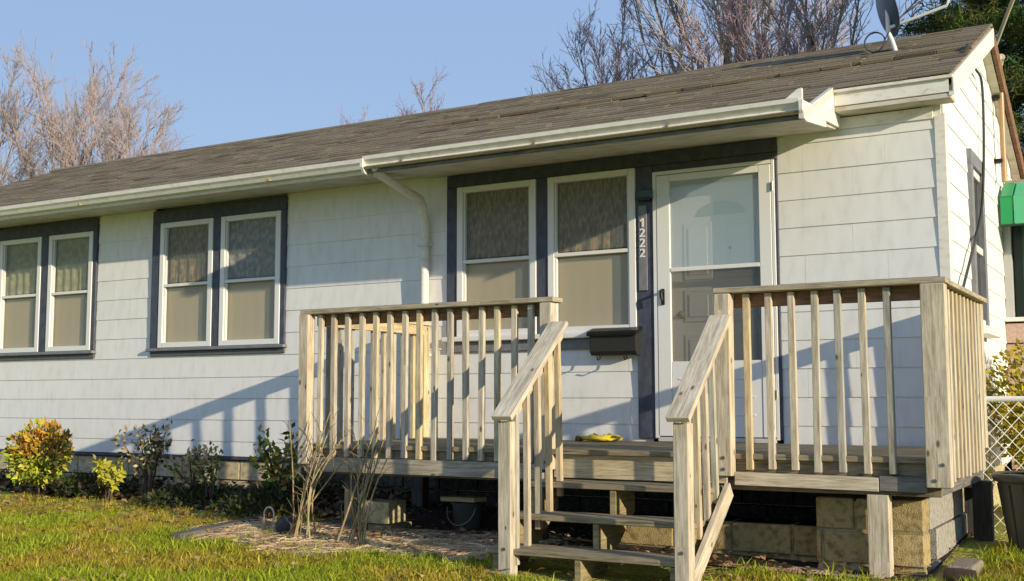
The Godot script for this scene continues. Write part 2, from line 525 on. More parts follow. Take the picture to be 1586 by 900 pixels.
func build_roof(H: Node3D) -> void:
	var b := MB.new()
	var lx := WALL_L - 0.15
	var rx := -1.27
	# boards that carry the shingles
	for zone in [[lx, -5.82, 0.62], [-5.82, -2.13, 0.98], [-2.13, rx, 0.19]]:
		b = MB.new()
		b.prism(PackedVector2Array([Vector2(RIDGE_Z, RIDGE_Y - 0.03), Vector2(zone[2], roof_y(zone[2]) - 0.03), Vector2(zone[2], roof_y(zone[2]) - 0.055), Vector2(RIDGE_Z, RIDGE_Y - 0.08)]), Vector3(zone[0], 0, 0), Vector3(0, 0, 1), Vector3.UP, Vector3(zone[1] - zone[0] - 0.002, 0, 0), Color.WHITE)
		obj("roof_deck", b, M.grey_wood, H)
	b = MB.new()
	b.prism(PackedVector2Array([Vector2(RIDGE_Z, RIDGE_Y - 0.02), Vector2(-4.5, roof_y(-4.5) - 0.02), Vector2(-4.5, roof_y(-4.5) - 0.07), Vector2(RIDGE_Z, RIDGE_Y - 0.08)]), Vector3(lx, 0, 0), Vector3(0, 0, 1), Vector3.UP, Vector3(rx - lx, 0, 0), Color.WHITE)
	obj("rear_roof", b, M.asphalt, H)
	# shingle tabs, course by course: a second layer lies above z = -0.85
	b = MB.new()
	var down := Vector3(0, -PITCH, 1).normalized()
	var out := Vector3(0, 1, PITCH).normalized()
	var step := 0.125
	var tilt := Basis(Vector3.RIGHT, down, Vector3.RIGHT.cross(down))
	var s := 0.02
	var row := 0
	while true:
		var top := Vector3(0, RIDGE_Y, RIDGE_Z) + down * s
		if top.z > 1.02:
			break
		var second := top.z < -0.85
		var edge := absf(top.z + 0.85 + step * 0.9) < step * 0.55
		var x := lx + rn(0, 0.3)
		while x < rx:
			var w := minf(rn(0.24, 0.36), rx - x)
			for stop in [-5.82, -2.13]:
				if x < stop - 0.001 and x + w > stop - 0.03:
					w = stop - x
			var ez := eave_z(x + w * 0.5)
			if top.z < ez - 0.02:
				var len_ := minf(step + 0.03, (ez + 0.03 - top.z) / down.z)
				var lift := 0.016 if second and x > -6.6 else 0.0
				var t := rn(0.72, 1.28)
				if rng.randf() < 0.1: t *= 0.6
				if edge and x > -6.6: len_ += rn(-0.01, 0.02)
				var c := top + Vector3(x + w * 0.5, 0, 0) + down * (len_ * 0.5) + out * (lift + 0.004 + rn(0, 0.005))
				b.box(Transform3D(tilt.rotated(Vector3.RIGHT, rn(-0.01, 0.025) - 0.06), c), Vector3(w - 0.005, len_, 0.012 + lift), Color(t * rn(0.97, 1.06), t, t * rn(0.93, 1.02)), 0.002)
			x += w
		s += step
		row += 1
	obj("roof_shingles", b, M.asphalt, H, "stuff")
	b = MB.new()
	var x := lx
	while x < rx - 0.02:
		var w := minf(0.3, rx - x)
		var t := rn(0.75, 1.15)
		for sd in [-1.0, 1.0]:
			b.box(Transform3D(Basis(Vector3.RIGHT, sd * atan(PITCH)), Vector3(x + w * 0.5, RIDGE_Y + 0.012 - 0.06 * PITCH, RIDGE_Z + sd * 0.07)), Vector3(w - 0.006, 0.012, 0.16), grey(t), 0.003)
		x += w
	obj("ridge_cap", b, M.asphalt, H)
	# --- gutter of the left half
	var prof := PackedVector2Array([Vector2(0, 0.085), Vector2(0, 0), Vector2(0.055, 0), Vector2(0.072, 0.03), Vector2(0.092, 0.05), Vector2(0.098, 0.085), Vector2(0.09, 0.085), Vector2(0.085, 0.053), Vector2(0.066, 0.034), Vector2(0.05, 0.006), Vector2(0.006, 0.006), Vector2(0.006, 0.085)])
	b = MB.new()
	b.prism(prof, Vector3(lx, 3.125, 0.60), Vector3(0, 0, 1), Vector3.UP, Vector3(-5.86 - lx, 0, 0), Color.WHITE)
	var g := obj("gutter", b, M.trim, H)
	for k in 3:
		b = MB.new()
		b.box(Transform3D(Basis(), Vector3(-12.4 + k * 2.6, 3.13, 0.66)), Vector3(0.03, 0.02, 0.06), Color(0.45, 0.38, 0.2), 0.002)
		obj("bracket", b, M.trim, g)
	slab("fascia", Vector3(lx, 3.09, 0.575), Vector3(-5.83, 3.195, 0.597), M.trim, H)
	b = MB.new()
	b.prism(PackedVector2Array([Vector2(0.02, 3.135), Vector2(0.575, 3.095), Vector2(0.575, 3.115), Vector2(0.02, 3.155)]), Vector3(lx, 0, 0), Vector3(0, 0, 1), Vector3.UP, Vector3(-5.83 - lx, 0, 0), Color.WHITE)
	obj("soffit", b, M.soffit, H)
	# --- the deeper porch eave: fascia, gutter lip below it, boxed end with its little gable
	b = MB.new()
	b.prism(PackedVector2Array([Vector2(0.0, 0.095), Vector2(0.0, 0.0), Vector2(0.05, 0.0), Vector2(0.068, 0.02), Vector2(0.05, 0.036), Vector2(0.066, 0.05), Vector2(0.09, 0.07), Vector2(0.095, 0.1), Vector2(0.087, 0.1), Vector2(0.08, 0.074)]), Vector3(-5.83, 3.035, 0.945), Vector3(0, 0, 1), Vector3.UP, Vector3(3.7, 0, 0), Color.WHITE)
	g = obj("gutter", b, M.trim, H)
	for x2 in [-5.45, -4.2, -3.1]:
		b = MB.new()
		b.box(Transform3D(Basis(), Vector3(x2, 3.062, 1.008)), Vector3(0.025, 0.02, 0.02), Color(0.3, 0.26, 0.2), 0.002)
		obj("bracket", b, M.trim, g)
	slab("fascia", Vector3(-5.83, 3.012, 0.915), Vector3(-2.13, 3.11, 0.943), M.trim, H)
	b = MB.new()
	b.prism(PackedVector2Array([Vector2(0.02, 3.12), Vector2(0.915, 3.01), Vector2(0.915, 3.03), Vector2(0.02, 3.14)]), Vector3(-5.83, 0, 0), Vector3(0, 0, 1), Vector3.UP, Vector3(3.7, 0, 0), Color.WHITE)
	obj("soffit", b, M.soffit, H)
	for xe in [-2.13, -5.85]:
		b = MB.new()
		b.prism(PackedVector2Array([Vector2(0.44, 3.05), Vector2(0.95, 2.985), Vector2(1.01, 2.995), Vector2(1.045, 3.045), Vector2(1.045, 3.115), Vector2(0.5, 3.16), Vector2(0.44, 3.14)]), Vector3(xe, 0, 0), Vector3(0, 0, 1), Vector3.UP, Vector3(0.026, 0, 0), Color.WHITE)
		obj("eave_end_board", b, M.trim, H)
	# a wedge of trim turned up at the end of the porch gutter
	b = MB.new()
	b.prism(PackedVector2Array([Vector2(-2.26, 3.12), Vector2(-2.115, 3.12), Vector2(-2.115, 3.205), Vector2(-2.145, 3.2)]), Vector3(0, 0, 0.985), Vector3.RIGHT, Vector3.UP, Vector3(0, 0, 0.03), Color.WHITE)
	obj("gutter_end_wedge", b, M.trim, H)
	b = MB.new()   # the cheek that closes the step between the two eaves
	b.prism(PackedVector2Array([Vector2(0.02, 3.13), Vector2(0.44, 3.1), Vector2(0.96, 3.05), Vector2(1.0, roof_y(1.0) + 0.012), Vector2(0.02, roof_y(0.02) - 0.05), Vector2(0.02, 3.2)]), Vector3(-2.1285, 0, 0), Vector3(0, 0, 1), Vector3.UP, Vector3(0.024, 0, 0), Color.WHITE)
	obj("eave_cheek", b, M.trim, H)
	b = MB.new()
	b.prism(PackedVector2Array([Vector2(0.205, roof_y(0.205) - 0.05), Vector2(1.03, roof_y(1.03) - 0.04), Vector2(1.03, roof_y(1.03) + 0.016), Vector2(0.205, roof_y(0.205) + 0.016)]), Vector3(-2.1345, 0, 0), Vector3(0, 0, 1), Vector3.UP, Vector3(0.034, 0, 0), grey(0.8))
	obj("drip_edge", b, M.trim, H)
	# --- right hand eave: short overhang, plain fascia
	slab("fascia", Vector3(-2.104, 3.255, 0.17), Vector3(rx, 3.37, 0.2), M.trim, H)
	slab("drip_edge", Vector3(-2.10, 3.352, 0.201), Vector3(rx, 3.378, 0.225), M.trim, H)
	slab("soffit", Vector3(-2.10, 3.215, 0.02), Vector3(rx - 0.02, 3.25, 0.195), M.soffit, H)
	slab("frieze_board", Vector3(-2.58, 3.12, 0.004), Vector3(WALL_R - 0.06, 3.21, 0.024), M.trim, H)
	# --- rakes of the right gable
	for sd in [[0.2, 1.0], [-4.5, -1.0]]:
		b = MB.new()
		var zz: float = sd[0]
		b.prism(PackedVector2Array([Vector2(RIDGE_Z, RIDGE_Y - 0.01), Vector2(zz, roof_y(zz) - 0.01), Vector2(zz, roof_y(zz) - 0.16), Vector2(RIDGE_Z, RIDGE_Y - 0.17)]), Vector3(rx - 0.03, 0, 0), Vector3(0, 0, 1), Vector3.UP, Vector3(0.034, 0, 0), Color.WHITE)
		obj("rake_board", b, M.trim if sd[1] > 0 else M.brown_wood, H)
		b = MB.new()
		b.prism(PackedVector2Array([Vector2(RIDGE_Z, RIDGE_Y - 0.16), Vector2(zz - 0.02 * sd[1], roof_y(zz) - 0.15), Vector2(zz - 0.02 * sd[1], roof_y(zz) - 0.168), Vector2(RIDGE_Z, RIDGE_Y - 0.178)]), Vector3(WALL_R - 0.01, 0, 0), Vector3(0, 0, 1), Vector3.UP, Vector3(0.085, 0, 0), Color.WHITE)
		obj("rake_soffit", b, M.soffit, H)
	# --- downspout
	b = MB.new()
	var p := [Vector3(-5.74, 3.05, 0.97), Vector3(-5.75, 3.0, 0.93), Vector3(-5.80, 2.93, 0.45), Vector3(-5.83, 2.90, 0.2), Vector3(-5.835, 2.84, 0.15), Vector3(-5.85, 2.74, 0.09), Vector3(-5.855, 2.64, 0.07), Vector3(-5.86, 1.6, 0.07), Vector3(-5.86, 0.86, 0.07)]
	b.tube(p, [0.04, 0.04, 0.04, 0.043, 0.045, 0.043, 0.04, 0.04, 0.04], 10, Color.WHITE)
	var d := obj("downspout", b, M.trim, H)
	for yy in [2.5, 1.5]:
		b = MB.new()
		b.box(Transform3D(Basis(), Vector3(-5.86, yy, 0.06)), Vector3(0.11, 0.025, 0.11), grey(0.9), 0.003)
		obj("strap", b, M.trim, d)

# one sash window: frame, meeting rail, two panes, and behind them the shade and cloth toned like reflections
func sash(w: Node3D, x0: float, x1: float, y0: float, y1: float, z: float, upper: Material, lower: Material, meet: float, curtain_to := -1.0) -> void:
	var b := MB.new()
	var st := 0.062
	var id := Transform3D()
	var col := Color.WHITE
	for q in [[x0, x0 + st, y0, y1], [x1 - st, x1, y0, y1], [x0 + st, x1 - st, y1 - 0.055, y1], [x0 + st, x1 - st, y0, y0 + 0.055]]:
		b.box(id.translated(Vector3((q[0] + q[1]) / 2, (q[2] + q[3]) / 2, z)), Vector3(q[1] - q[0], q[3] - q[2], 0.05), col, 0.005)
	obj("frame", b, M.vinyl, w)
	for q in [[x0 + st, x0 + st + 0.018, y0 + 0.055, y1 - 0.055], [x1 - st - 0.018, x1 - st, y0 + 0.055, y1 - 0.055]]:
		b = MB.new()
		b.box(id.translated(Vector3((q[0] + q[1]) / 2, (q[2] + q[3]) / 2, z - 0.006)), Vector3(q[1] - q[0], q[3] - q[2], 0.03), grey(0.93), 0.003)
		obj("sash_stile", b, M.vinyl, w)
	b = MB.new()
	b.box(id.translated(Vector3((x0 + x1) / 2, meet, z + 0.002)), Vector3(x1 - x0 - st * 2, 0.032, 0.036), col, 0.004)
	obj("meeting_rail", b, M.vinyl, w)
	b = MB.new()
	b.box(id.translated(Vector3((x0 + x1) / 2, (meet + y1) / 2, z + 0.006)), Vector3(x1 - x0 - st * 2, y1 - meet - 0.06, 0.0002), col, 0.0)
	obj("upper_pane", b, M.glass, w)
	b = MB.new()
	b.box(id.translated(Vector3((x0 + x1) / 2, (meet + y0) / 2, z - 0.006)), Vector3(x1 - x0 - st * 2, meet - y0 - 0.06, 0.0002), col, 0.0)
	obj("lower_pane", b, M.glass, w)
	# cloth behind: gentle folds; the upper cloth stands in for tree reflections
	var split := meet if curtain_to < 0.0 else curtain_to
	for half in 2:
		b = MB.new()
		var ya := split if half == 0 else y0 + 0.03
		var yb := y1 - 0.03 if half == 0 else split
		var n := 26
		for k in n:
			var xa := lerpf(x0 + 0.03, x1 - 0.03, float(k) / n)
			var xb := lerpf(x0 + 0.03, x1 - 0.03, float(k + 1) / n)
			var amp := 0.008 if half == 0 else 0.0004
			var za := z - 0.036 + amp * sin(k * 1.3 + x0 * 3.0) - (0.006 if half == 0 else 0.0)
			var zb := z - 0.036 + amp * sin((k + 1) * 1.3 + x0 * 3.0) - (0.006 if half == 0 else 0.0)
			b.quad(Vector3(xa, ya, za), Vector3(xa, yb, za), Vector3(xb, yb, zb), Vector3(xb, ya, zb), col)
		obj("reflection_cloth" if half == 0 else "shade", b, upper if half == 0 else lower, w)

func build_pair(H: Node3D, x0: float, x1: float, lights: Array) -> void:
	var w := part("window", H)
	var b := MB.new()
	var id := Transform3D()
	var mull0: float = lights[0][1]
	var mull1: float = lights[1][0]
	for q in [[x0, x1, 2.975, 3.11], [x0, lights[0][0], 1.645, 2.975], [mull0, mull1, 1.645, 2.975], [lights[1][1], x1, 1.645, 2.975]]:
		b.box(id.translated(Vector3((q[0] + q[1]) / 2, (q[2] + q[3]) / 2, 0.008)), Vector3(q[1] - q[0], q[3] - q[2], 0.06), Color.WHITE, 0.004)
	obj("casing", b, M.navy, w)
	b = MB.new()
	b.box(id.translated(Vector3((x0 + x1) / 2, 1.627, 0.026)), Vector3(x1 - x0 + 0.05, 0.034, 0.1), Color.WHITE, 0.008)
	b.box(id.translated(Vector3((x0 + x1) / 2, 1.583, 0.013)), Vector3(x1 - x0, 0.05, 0.04), grey(0.6), 0.006)
	obj("sill", b, M.navy_faded, w)
	for k in 2:
		sash(w, lights[k][0], lights[k][1], 1.647, 2.972, 0.022, M[lights[k][2]], M.shade_tan, 2.302)

func build_porch_front(H: Node3D) -> void:
	# the navy panel that frames both porch windows and the door head
	var p := part("porch_panel", H)
	for q in [[-5.645, -2.6, 3.005, 3.115], [-5.645, -5.53, 1.64, 3.003], [-4.72, -4.605, 1.64, 3.003], [-3.785, -3.632, 0.79, 3.003], [-3.63, -2.6, 2.945, 3.003], [-2.618, -2.598, 0.79, 2.943]]:
		var b := MB.new()
		b.box(Transform3D(Basis(), Vector3((q[0] + q[1]) / 2, (q[2] + q[3]) / 2, 0.006)), Vector3(q[1] - q[0] - 0.002, q[3] - q[2], 0.056), Color.WHITE, 0.004)
		obj("board", b, M.navy, p)
	for l in [[-5.53, -4.72], [-4.605, -3.787]]:
		var w := part("window", H)
		sash(w, l[0], l[1], 1.655, 3.0, 0.02, M.reflection_cloth_brown, M.shade_tan, 2.322)
	var s := part("window_sill", H)
	var b := MB.new()
	b.box(Transform3D(Basis(), Vector3(-4.715, 1.632, 0.03)), Vector3(1.9, 0.046, 0.11), Color.WHITE, 0.01)
	obj("board", b, M.vinyl, s)
	b = MB.new()
	b.box(Transform3D(Basis(), Vector3(-4.715, 1.563, 0.02)), Vector3(1.86, 0.088, 0.035), Color.WHITE, 0.006)
	obj("apron", b, M.navy_faded, s)
	# house number: a narrow plate with the digits one above the other
	var n := part("number_plate", H)
	b = MB.new()
	b.box(Transform3D(Basis(), Vector3(-3.722, 2.33, 0.042)), Vector3(0.075, 0.7, 0.012), Color.WHITE, 0.004)
	obj("plate", b, M.navy_faded, n)
	var font := SystemFont.new()
	font.font_names = PackedStringArray(["Droid Sans"])
	font.font_weight = 700
	var yy := 2.535
	for ch in ["1", "2", "2", "2"]:
		var t := TextMesh.new()
		t.text = ch
		t.font = font
		t.font_size = 32
		t.pixel_size = 0.0031
		t.depth = 0.006
		t.curve_step = 1.0
		var o := MeshInstance3D.new()
		o.mesh = t
		o.material_override = M.vinyl
		place(o, "digit", n)
		o.position = Vector3(-3.722, yy, 0.0515)
		yy -= 0.083

func build_door(H: Node3D) -> void:
	var id := Transform3D()
	# the white panelled inner door, set well back
	var d := part("front_door", H)
	var b := MB.new()
	b.box(id.translated(Vector3(-3.12, 1.83, -0.125)), Vector3(0.96, 2.1, 0.045), Color.WHITE, 0.003)
	obj("leaf", b, M.vinyl, d)
	for q in [[-3.42, -3.18, 2.06, 2.52], [-3.06, -2.82, 2.06, 2.52], [-3.42, -3.18, 1.72, 1.98], [-3.06, -2.82, 1.72, 1.98], [-3.42, -3.18, 0.98, 1.62], [-3.06, -2.82, 0.98, 1.62]]:
		b = MB.new()
		var c := Vector3((q[0] + q[1]) / 2, (q[2] + q[3]) / 2, -0.1)
		b.box(id.translated(c), Vector3(q[1] - q[0], q[3] - q[2], 0.012), grey(0.95), 0.006)
		b.box(id.translated(c + Vector3(0, 0, 0.008)), Vector3(q[1] - q[0] - 0.08, q[3] - q[2] - 0.08, 0.012), Color.WHITE, 0.01)
		obj("panel", b, M.vinyl, d)
	b = MB.new()   # fanlight near the top
	var arc := PackedVector2Array()
	for k in 13:
		arc.append(Vector2(cos(PI * k / 12.0) * 0.2, sin(PI * k / 12.0) * 0.11))
	b.prism(arc, Vector3(-3.1, 2.575, -0.106), Vector3.RIGHT, Vector3.UP, Vector3(0, 0, 0.012), Color(0.34, 0.43, 0.38))
	obj("fanlight", b, M.gloss, d)
	b = MB.new()
	b.tube([Vector3(-3.03, 2.3, -0.1), Vector3(-3.03, 2.3, -0.085)], [0.012, 0.012], 8, Color.WHITE)
	obj("peephole", b, M.black_metal, d)
	b = MB.new()
	b.lathe(Vector3.ZERO, [Vector2(0.001, 0.07), Vector2(0.025, 0.062), Vector2(0.03, 0.04), Vector2(0.012, 0.025), Vector2(0.03, 0.004), Vector2(0.03, 0.0)], 12, Color(0.3, 0.25, 0.14))
	var kn := obj("knob", b, M.gloss, d)
	kn.transform = Transform3D(Basis(Vector3.RIGHT, PI / 2), Vector3(-3.44, 1.78, -0.1))
	# jamb
	b = MB.new()
	for q in [[-3.632, -3.6, 0.79, 2.945], [-2.645, -2.62, 0.79, 2.945]]:
		b.box(id.translated(Vector3((q[0] + q[1]) / 2, (q[2] + q[3]) / 2, -0.05)), Vector3(q[1] - q[0], q[3] - q[2], 0.19), Color.WHITE, 0.003)
	b.box(id.translated(Vector3(-3.125, 2.93, -0.05)), Vector3(0.955, 0.03, 0.19), Color.WHITE, 0.003)
	b.box(id.translated(Vector3(-3.125, 0.785, -0.04)), Vector3(0.955, 0.035, 0.2), grey(0.7), 0.004)
	obj("door_jamb", b, M.vinyl, H)
	# the storm door
	var s := part("storm_door", H)
	for q in [[-3.598, -3.485, 0.81, 2.91, "stile"], [-2.745, -2.648, 0.81, 2.91, "stile"], [-3.485, -2.745, 2.855, 2.91, "top_rail"]]:
		b = MB.new()
		b.box(id.translated(Vector3((q[0] + q[1]) / 2, (q[2] + q[3]) / 2, 0.03)), Vector3(q[1] - q[0], q[3] - q[2], 0.036), Color.WHITE, 0.005)
		obj(q[4], b, M.vinyl, s)
	b = MB.new()
	b.box(id.translated(Vector3(-3.115, 1.105, 0.028)), Vector3(0.739, 0.59, 0.03), Color.WHITE, 0.004)
	for k in 3:
		b.box(id.translated(Vector3(-3.115, 0.98 + k * 0.14, 0.045)), Vector3(0.62, 0.012, 0.006), Color.WHITE, 0.002)
	obj("kick_panel", b, M.vinyl, s)
	b = MB.new()
	b.box(id.translated(Vector3(-3.115, 2.135, 0.034)), Vector3(0.739, 0.034, 0.03), Color.WHITE, 0.005)
	obj("mid_rail", b, M.vinyl, s)
	b = MB.new()
	b.box(id.translated(Vector3(-3.115, 2.505, 0.03)), Vector3(0.739, 0.70, 0.0002), Color.WHITE, 0.0)
	obj("upper_pane", b, M.storm_glass, s)
	b = MB.new()
	b.box(id.translated(Vector3(-3.115, 1.76, 0.024)), Vector3(0.739, 0.715, 0.0002), Color.WHITE, 0.0)
	obj("insect_screen", b, M.screen, s)
	b = MB.new()
	b.box(id.translated(Vector3(-3.548, 1.92, 0.054)), Vector3(0.03, 0.13, 0.012), Color.WHITE, 0.004)
	b.tube([Vector3(-3.548, 1.96, 0.06), Vector3(-3.545, 1.96, 0.105), Vector3(-3.54, 1.945, 0.115), Vector3(-3.535, 1.89, 0.11)], [0.012, 0.012, 0.014, 0.012], 8, Color.WHITE)
	obj("handle", b, M.black_metal, s)
	for yy in [1.1, 1.9, 2.7]:
		b = MB.new()
		b.tube([Vector3(-2.632, yy, 0.056), Vector3(-2.632, yy + 0.07, 0.056)], [0.008, 0.008], 8, grey(0.8))
		obj("hinge", b, M.bright_metal, s)

func build_gable_window(H: Node3D) -> void:
	var w := part("gable_window", H)
	var b := MB.new()
	var x := WALL_R + 0.012
	for q in [[-1.72, -1.06, 2.98, 3.1], [-1.72, -1.63, 1.68, 2.98], [-1.15, -1.06, 1.68, 2.98]]:
		b.box(Transform3D(Basis(), Vector3(x, (q[2] + q[3]) / 2, (q[0] + q[1]) / 2)), Vector3(0.05, q[3] - q[2], q[1] - q[0]), Color.WHITE, 0.004)
	obj("casing", b, M.navy_faded, w)
	b = MB.new()
	b.box(Transform3D(Basis(), Vector3(x + 0.04, 1.64, -1.39)), Vector3(0.13, 0.07, 0.74), Color.WHITE, 0.008)
	obj("sill", b, M.vinyl, w)
	for yy in [1.72, 2.32, 2.94]:
		b = MB.new()
		b.box(Transform3D(Basis(), Vector3(x - 0.012, yy, -1.39)), Vector3(0.04, 0.06, 0.47), Color.WHITE, 0.004)
		obj("sash_bar", b, M.vinyl, w)
	b = MB.new()
	b.box(Transform3D(Basis(), Vector3(x - 0.02, 2.33, -1.39)), Vector3(0.004, 1.25, 0.47), Color(0.05, 0.055, 0.06), 0.001)
	obj("pane", b, M.gloss, w)

# ------------------------------------------------------------------ the deck
const DF := 1.66          # front of the deck
const FLOOR_Y := 0.765
const RAIL := 1.797

func build_deck() -> void:
	var D := thing("wooden_deck", "weathered timber porch deck with picket railing and three steps up to the front door", "deck")
	var xl := -5.86
	var xr := -1.2
	# floor boards run along the house, each butted once
	for k in 11:
		var z := 0.05 + k * 0.147
		var j := rn(-4.6, -2.4)
		for q in [[xl, j - 0.002], [j + 0.002, xr]]:
			timber("floor_board", Vector3(q[0], FLOOR_Y - 0.018 + rn(-0.002, 0.002), z + 0.07), Vector3(q[1], FLOOR_Y - 0.018 + rn(-0.002, 0.002), z + 0.07), 0.036, 0.138, Vector3.UP, M.floor_wood, D, tinted(0.2), 0.005)
	# framing
	timber("rim_joist", Vector3(xl, 0.64, DF - 0.045), Vector3(xr, 0.64, DF - 0.045), 0.2, 0.04, Vector3.UP, M.floor_wood, D, grey(0.8))
	timber("rim_joist", Vector3(xl + 0.02, 0.64, 0.03), Vector3(xl + 0.02, 0.64, DF - 0.07), 0.19, 0.04, Vector3.UP, M.grey_wood, D, grey(1.3))
	timber("rim_joist", Vector3(xr - 0.02, 0.64, 0.03), Vector3(xr - 0.02, 0.64, DF - 0.07), 0.19, 0.04, Vector3.UP, M.grey_wood, D, grey(1.3))
	for x in [-5.2, -4.6, -4.0, -3.4, -2.8, -2.0]:
		timber("joist", Vector3(x, 0.64, 0.04), Vector3(x, 0.64, DF - 0.068), 0.18, 0.04, Vector3.UP, M.grey_wood, D)
	timber("fascia_board", Vector3(xl, 0.61, DF), Vector3(-3.77, 0.61, DF), 0.108, 0.04, Vector3.UP, M.deck_wood, D, Color(0.72, 0.72, 0.72))
	timber("fascia_board", Vector3(-2.41, 0.612, DF), Vector3(-1.54, 0.604, DF), 0.08, 0.04, Vector3.UP, M.deck_wood, D, grey(1.05))
	timber("fascia_board", Vector3(-1.535, 0.612, DF - 0.004), Vector3(-1.27, 0.608, DF - 0.004), 0.085, 0.04, Vector3.UP, M.grey_wood, D, grey(1.2))
	timber("riser_board", Vector3(-3.68, 0.655, DF - 0.002), Vector3(-2.46, 0.655, DF - 0.002), 0.155, 0.036, Vector3.UP, M.deck_wood, D, Color(1.0, 0.95, 0.8))
	timber("nosing_board", Vector3(-3.76, 0.752, DF + 0.01), Vector3(-2.42, 0.752, DF + 0.01), 0.034, 0.1, Vector3.UP, M.floor_wood, D, grey(1.25))
	# posts that carry the deck
	for p in [[-1.55, 1.62, 1.35], [-5.55, 1.45, 0.75], [-3.9, 1.5, 0.6], [-1.27, -0.02, 0.5], [-1.19, 0.16, 0.5], [-5.8, 0.2, 0.6]]:
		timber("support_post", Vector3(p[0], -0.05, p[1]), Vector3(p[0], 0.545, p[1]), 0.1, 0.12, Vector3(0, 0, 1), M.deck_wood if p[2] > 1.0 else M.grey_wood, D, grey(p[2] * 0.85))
	# railing posts: front left corner, both sides of the steps, front right corner, and at the wall
	var zp := DF + 0.03
	for p in [[-5.84, 0.61, 0.09], [-3.715, 0.63, 0.09], [-2.46, 0.627, 0.1]]:
		timber("railing_post", Vector3(p[0], p[1], zp), Vector3(p[0] + rn(-0.006, 0.006), RAIL - 0.037, zp), 0.09, p[2], Vector3(0, 0, 1), M.deck_wood, D, tinted(0.08), 0.006)
	timber("railing_post", Vector3(-1.195, 0.6, zp), Vector3(-1.195, RAIL - 0.037, zp), 0.09, 0.135, Vector3(0, 0, 1), M.deck_wood, D, grey(0.98), 0.006)
	timber("railing_post", Vector3(-5.85, FLOOR_Y, 0.1), Vector3(-5.85, RAIL - 0.037, 0.1), 0.09, 0.09, Vector3(0, 0, 1), M.deck_wood, D, Color(1.1, 0.98, 0.8), 0.006)
	timber("railing_post", Vector3(-1.2, FLOOR_Y, 0.1), Vector3(-1.2, RAIL - 0.037, 0.1), 0.09, 0.09, Vector3(0, 0, 1), M.deck_wood, D, grey(1.0), 0.006)
	for p in [[-5.84, 0.67], [-5.84, 0.74], [-3.715, 0.68], [-2.46, 0.67], [-2.46, 0.74], [-1.215, 0.64], [-1.17, 0.73], [-3.575, 0.2], [-2.43, 0.25]]:
		var q := MB.new()
		var zf: float = (zp + 0.044) if p[1] > 0.5 else 2.514
		q.tube([Vector3(p[0], p[1], zf - 0.01), Vector3(p[0], p[1], zf + 0.006)], [0.013, 0.011], 8, Color(0.12, 0.1, 0.085))
		obj("bolt", q, M.plain, D)
	# rails: a flat cap and a brown rail on edge below it
	var cy := RAIL - 0.018
	timber("cap_rail", Vector3(-5.9, cy, DF - 0.02), Vector3(-3.66, cy + 0.004, DF - 0.02), 0.036, 0.15, Vector3.UP, M.rail_wood, D, grey(1.05), 0.006)
	timber("cap_rail", Vector3(-2.52, cy + 0.003, DF - 0.02), Vector3(-1.12, cy, DF - 0.02), 0.036, 0.15, Vector3.UP, M.rail_wood, D, grey(1.05), 0.006)
	timber("cap_rail", Vector3(-5.85, cy - 0.001, 0.05), Vector3(-5.85, cy - 0.001, DF - 0.1), 0.034, 0.13, Vector3.UP, M.deck_wood, D, grey(1.0), 0.006)
	timber("cap_rail", Vector3(-1.19, cy - 0.001, 0.05), Vector3(-1.19, cy - 0.001, DF - 0.1), 0.034, 0.13, Vector3.UP, M.rail_wood, D, grey(1.0), 0.006)
	timber("rail", Vector3(-5.79, 1.7185, DF - 0.045), Vector3(-3.76, 1.7185, DF - 0.045), 0.085, 0.036, Vector3.UP, M.brown_wood, D, grey(1.2))
	timber("rail", Vector3(-2.41, 1.7185, DF - 0.045), Vector3(-1.265, 1.7185, DF - 0.045), 0.085, 0.036, Vector3.UP, M.brown_wood, D, grey(1.2))
	timber("rail", Vector3(-5.82, 1.7185, 0.15), Vector3(-5.82, 1.7185, DF - 0.08), 0.085, 0.036, Vector3.UP, M.deck_wood, D, Color(1.1, 0.92, 0.72))
	timber("rail", Vector3(-1.225, 1.7185, 0.15), Vector3(-1.225, 1.7185, DF - 0.08), 0.085, 0.036, Vector3.UP, M.brown_wood, D, grey(1.2))
	# pickets
	var front := []
	for k in 15:
		front.append(-5.735 + k * 0.1335)
	for k in 7:
		front.append(-2.322 + k * 0.1435)
	for x in front:
		timber("picket", Vector3(x + rn(-0.006, 0.006), 0.668 + rn(-0.006, 0.006), DF - 0.006), Vector3(x + rn(-0.006, 0.006), RAIL - 0.04, DF - 0.006), 0.036, 0.041, Vector3(0, 0, 1), M.deck_wood, D, board_tint())
	for k in 9:
		var z := 0.24 + k * 0.145
		timber("picket", Vector3(-5.86, 0.68, z + rn(-0.006, 0.006)), Vector3(-5.86, RAIL - 0.04, z), 0.038, 0.036, Vector3(0, 0, 1), M.deck_wood, D, board_tint(0.15))
		timber("picket", Vector3(-1.183, 0.62 + rn(-0.01, 0.01), z + 0.105), Vector3(-1.183, RAIL - 0.04, z + 0.105), 0.05, 0.036, Vector3(0, 0, 1), M.deck_wood, D, board_tint(0.15))
	for z in [0.172, 0.226]:
		timber("picket", Vector3(-1.183, 0.62, z), Vector3(-1.183, RAIL - 0.04, z), 0.05, 0.036, Vector3(0, 0, 1), M.deck_wood, D, board_tint(0.15))
	# --- the steps
	var sx0 := -3.7
	var sx1 := -2.44
	var ty := [0.57, 0.385, 0.2]
	var tz := [1.99, 2.235, 2.48]
	for k in 3:
		for j in 2:
			timber("tread", Vector3(sx0 + 0.0 + rn(-0.02, 0.02) - 0.02, ty[k] - 0.018, tz[k] - 0.068 - j * 0.142), Vector3(sx1 - 0.03, ty[k] - 0.018, tz[k] - 0.068 - j * 0.142), 0.036, 0.136, Vector3.UP, M.floor_wood, D, Color(1.5, 1.45, 1.3) * rn(0.9, 1.1), 0.005)
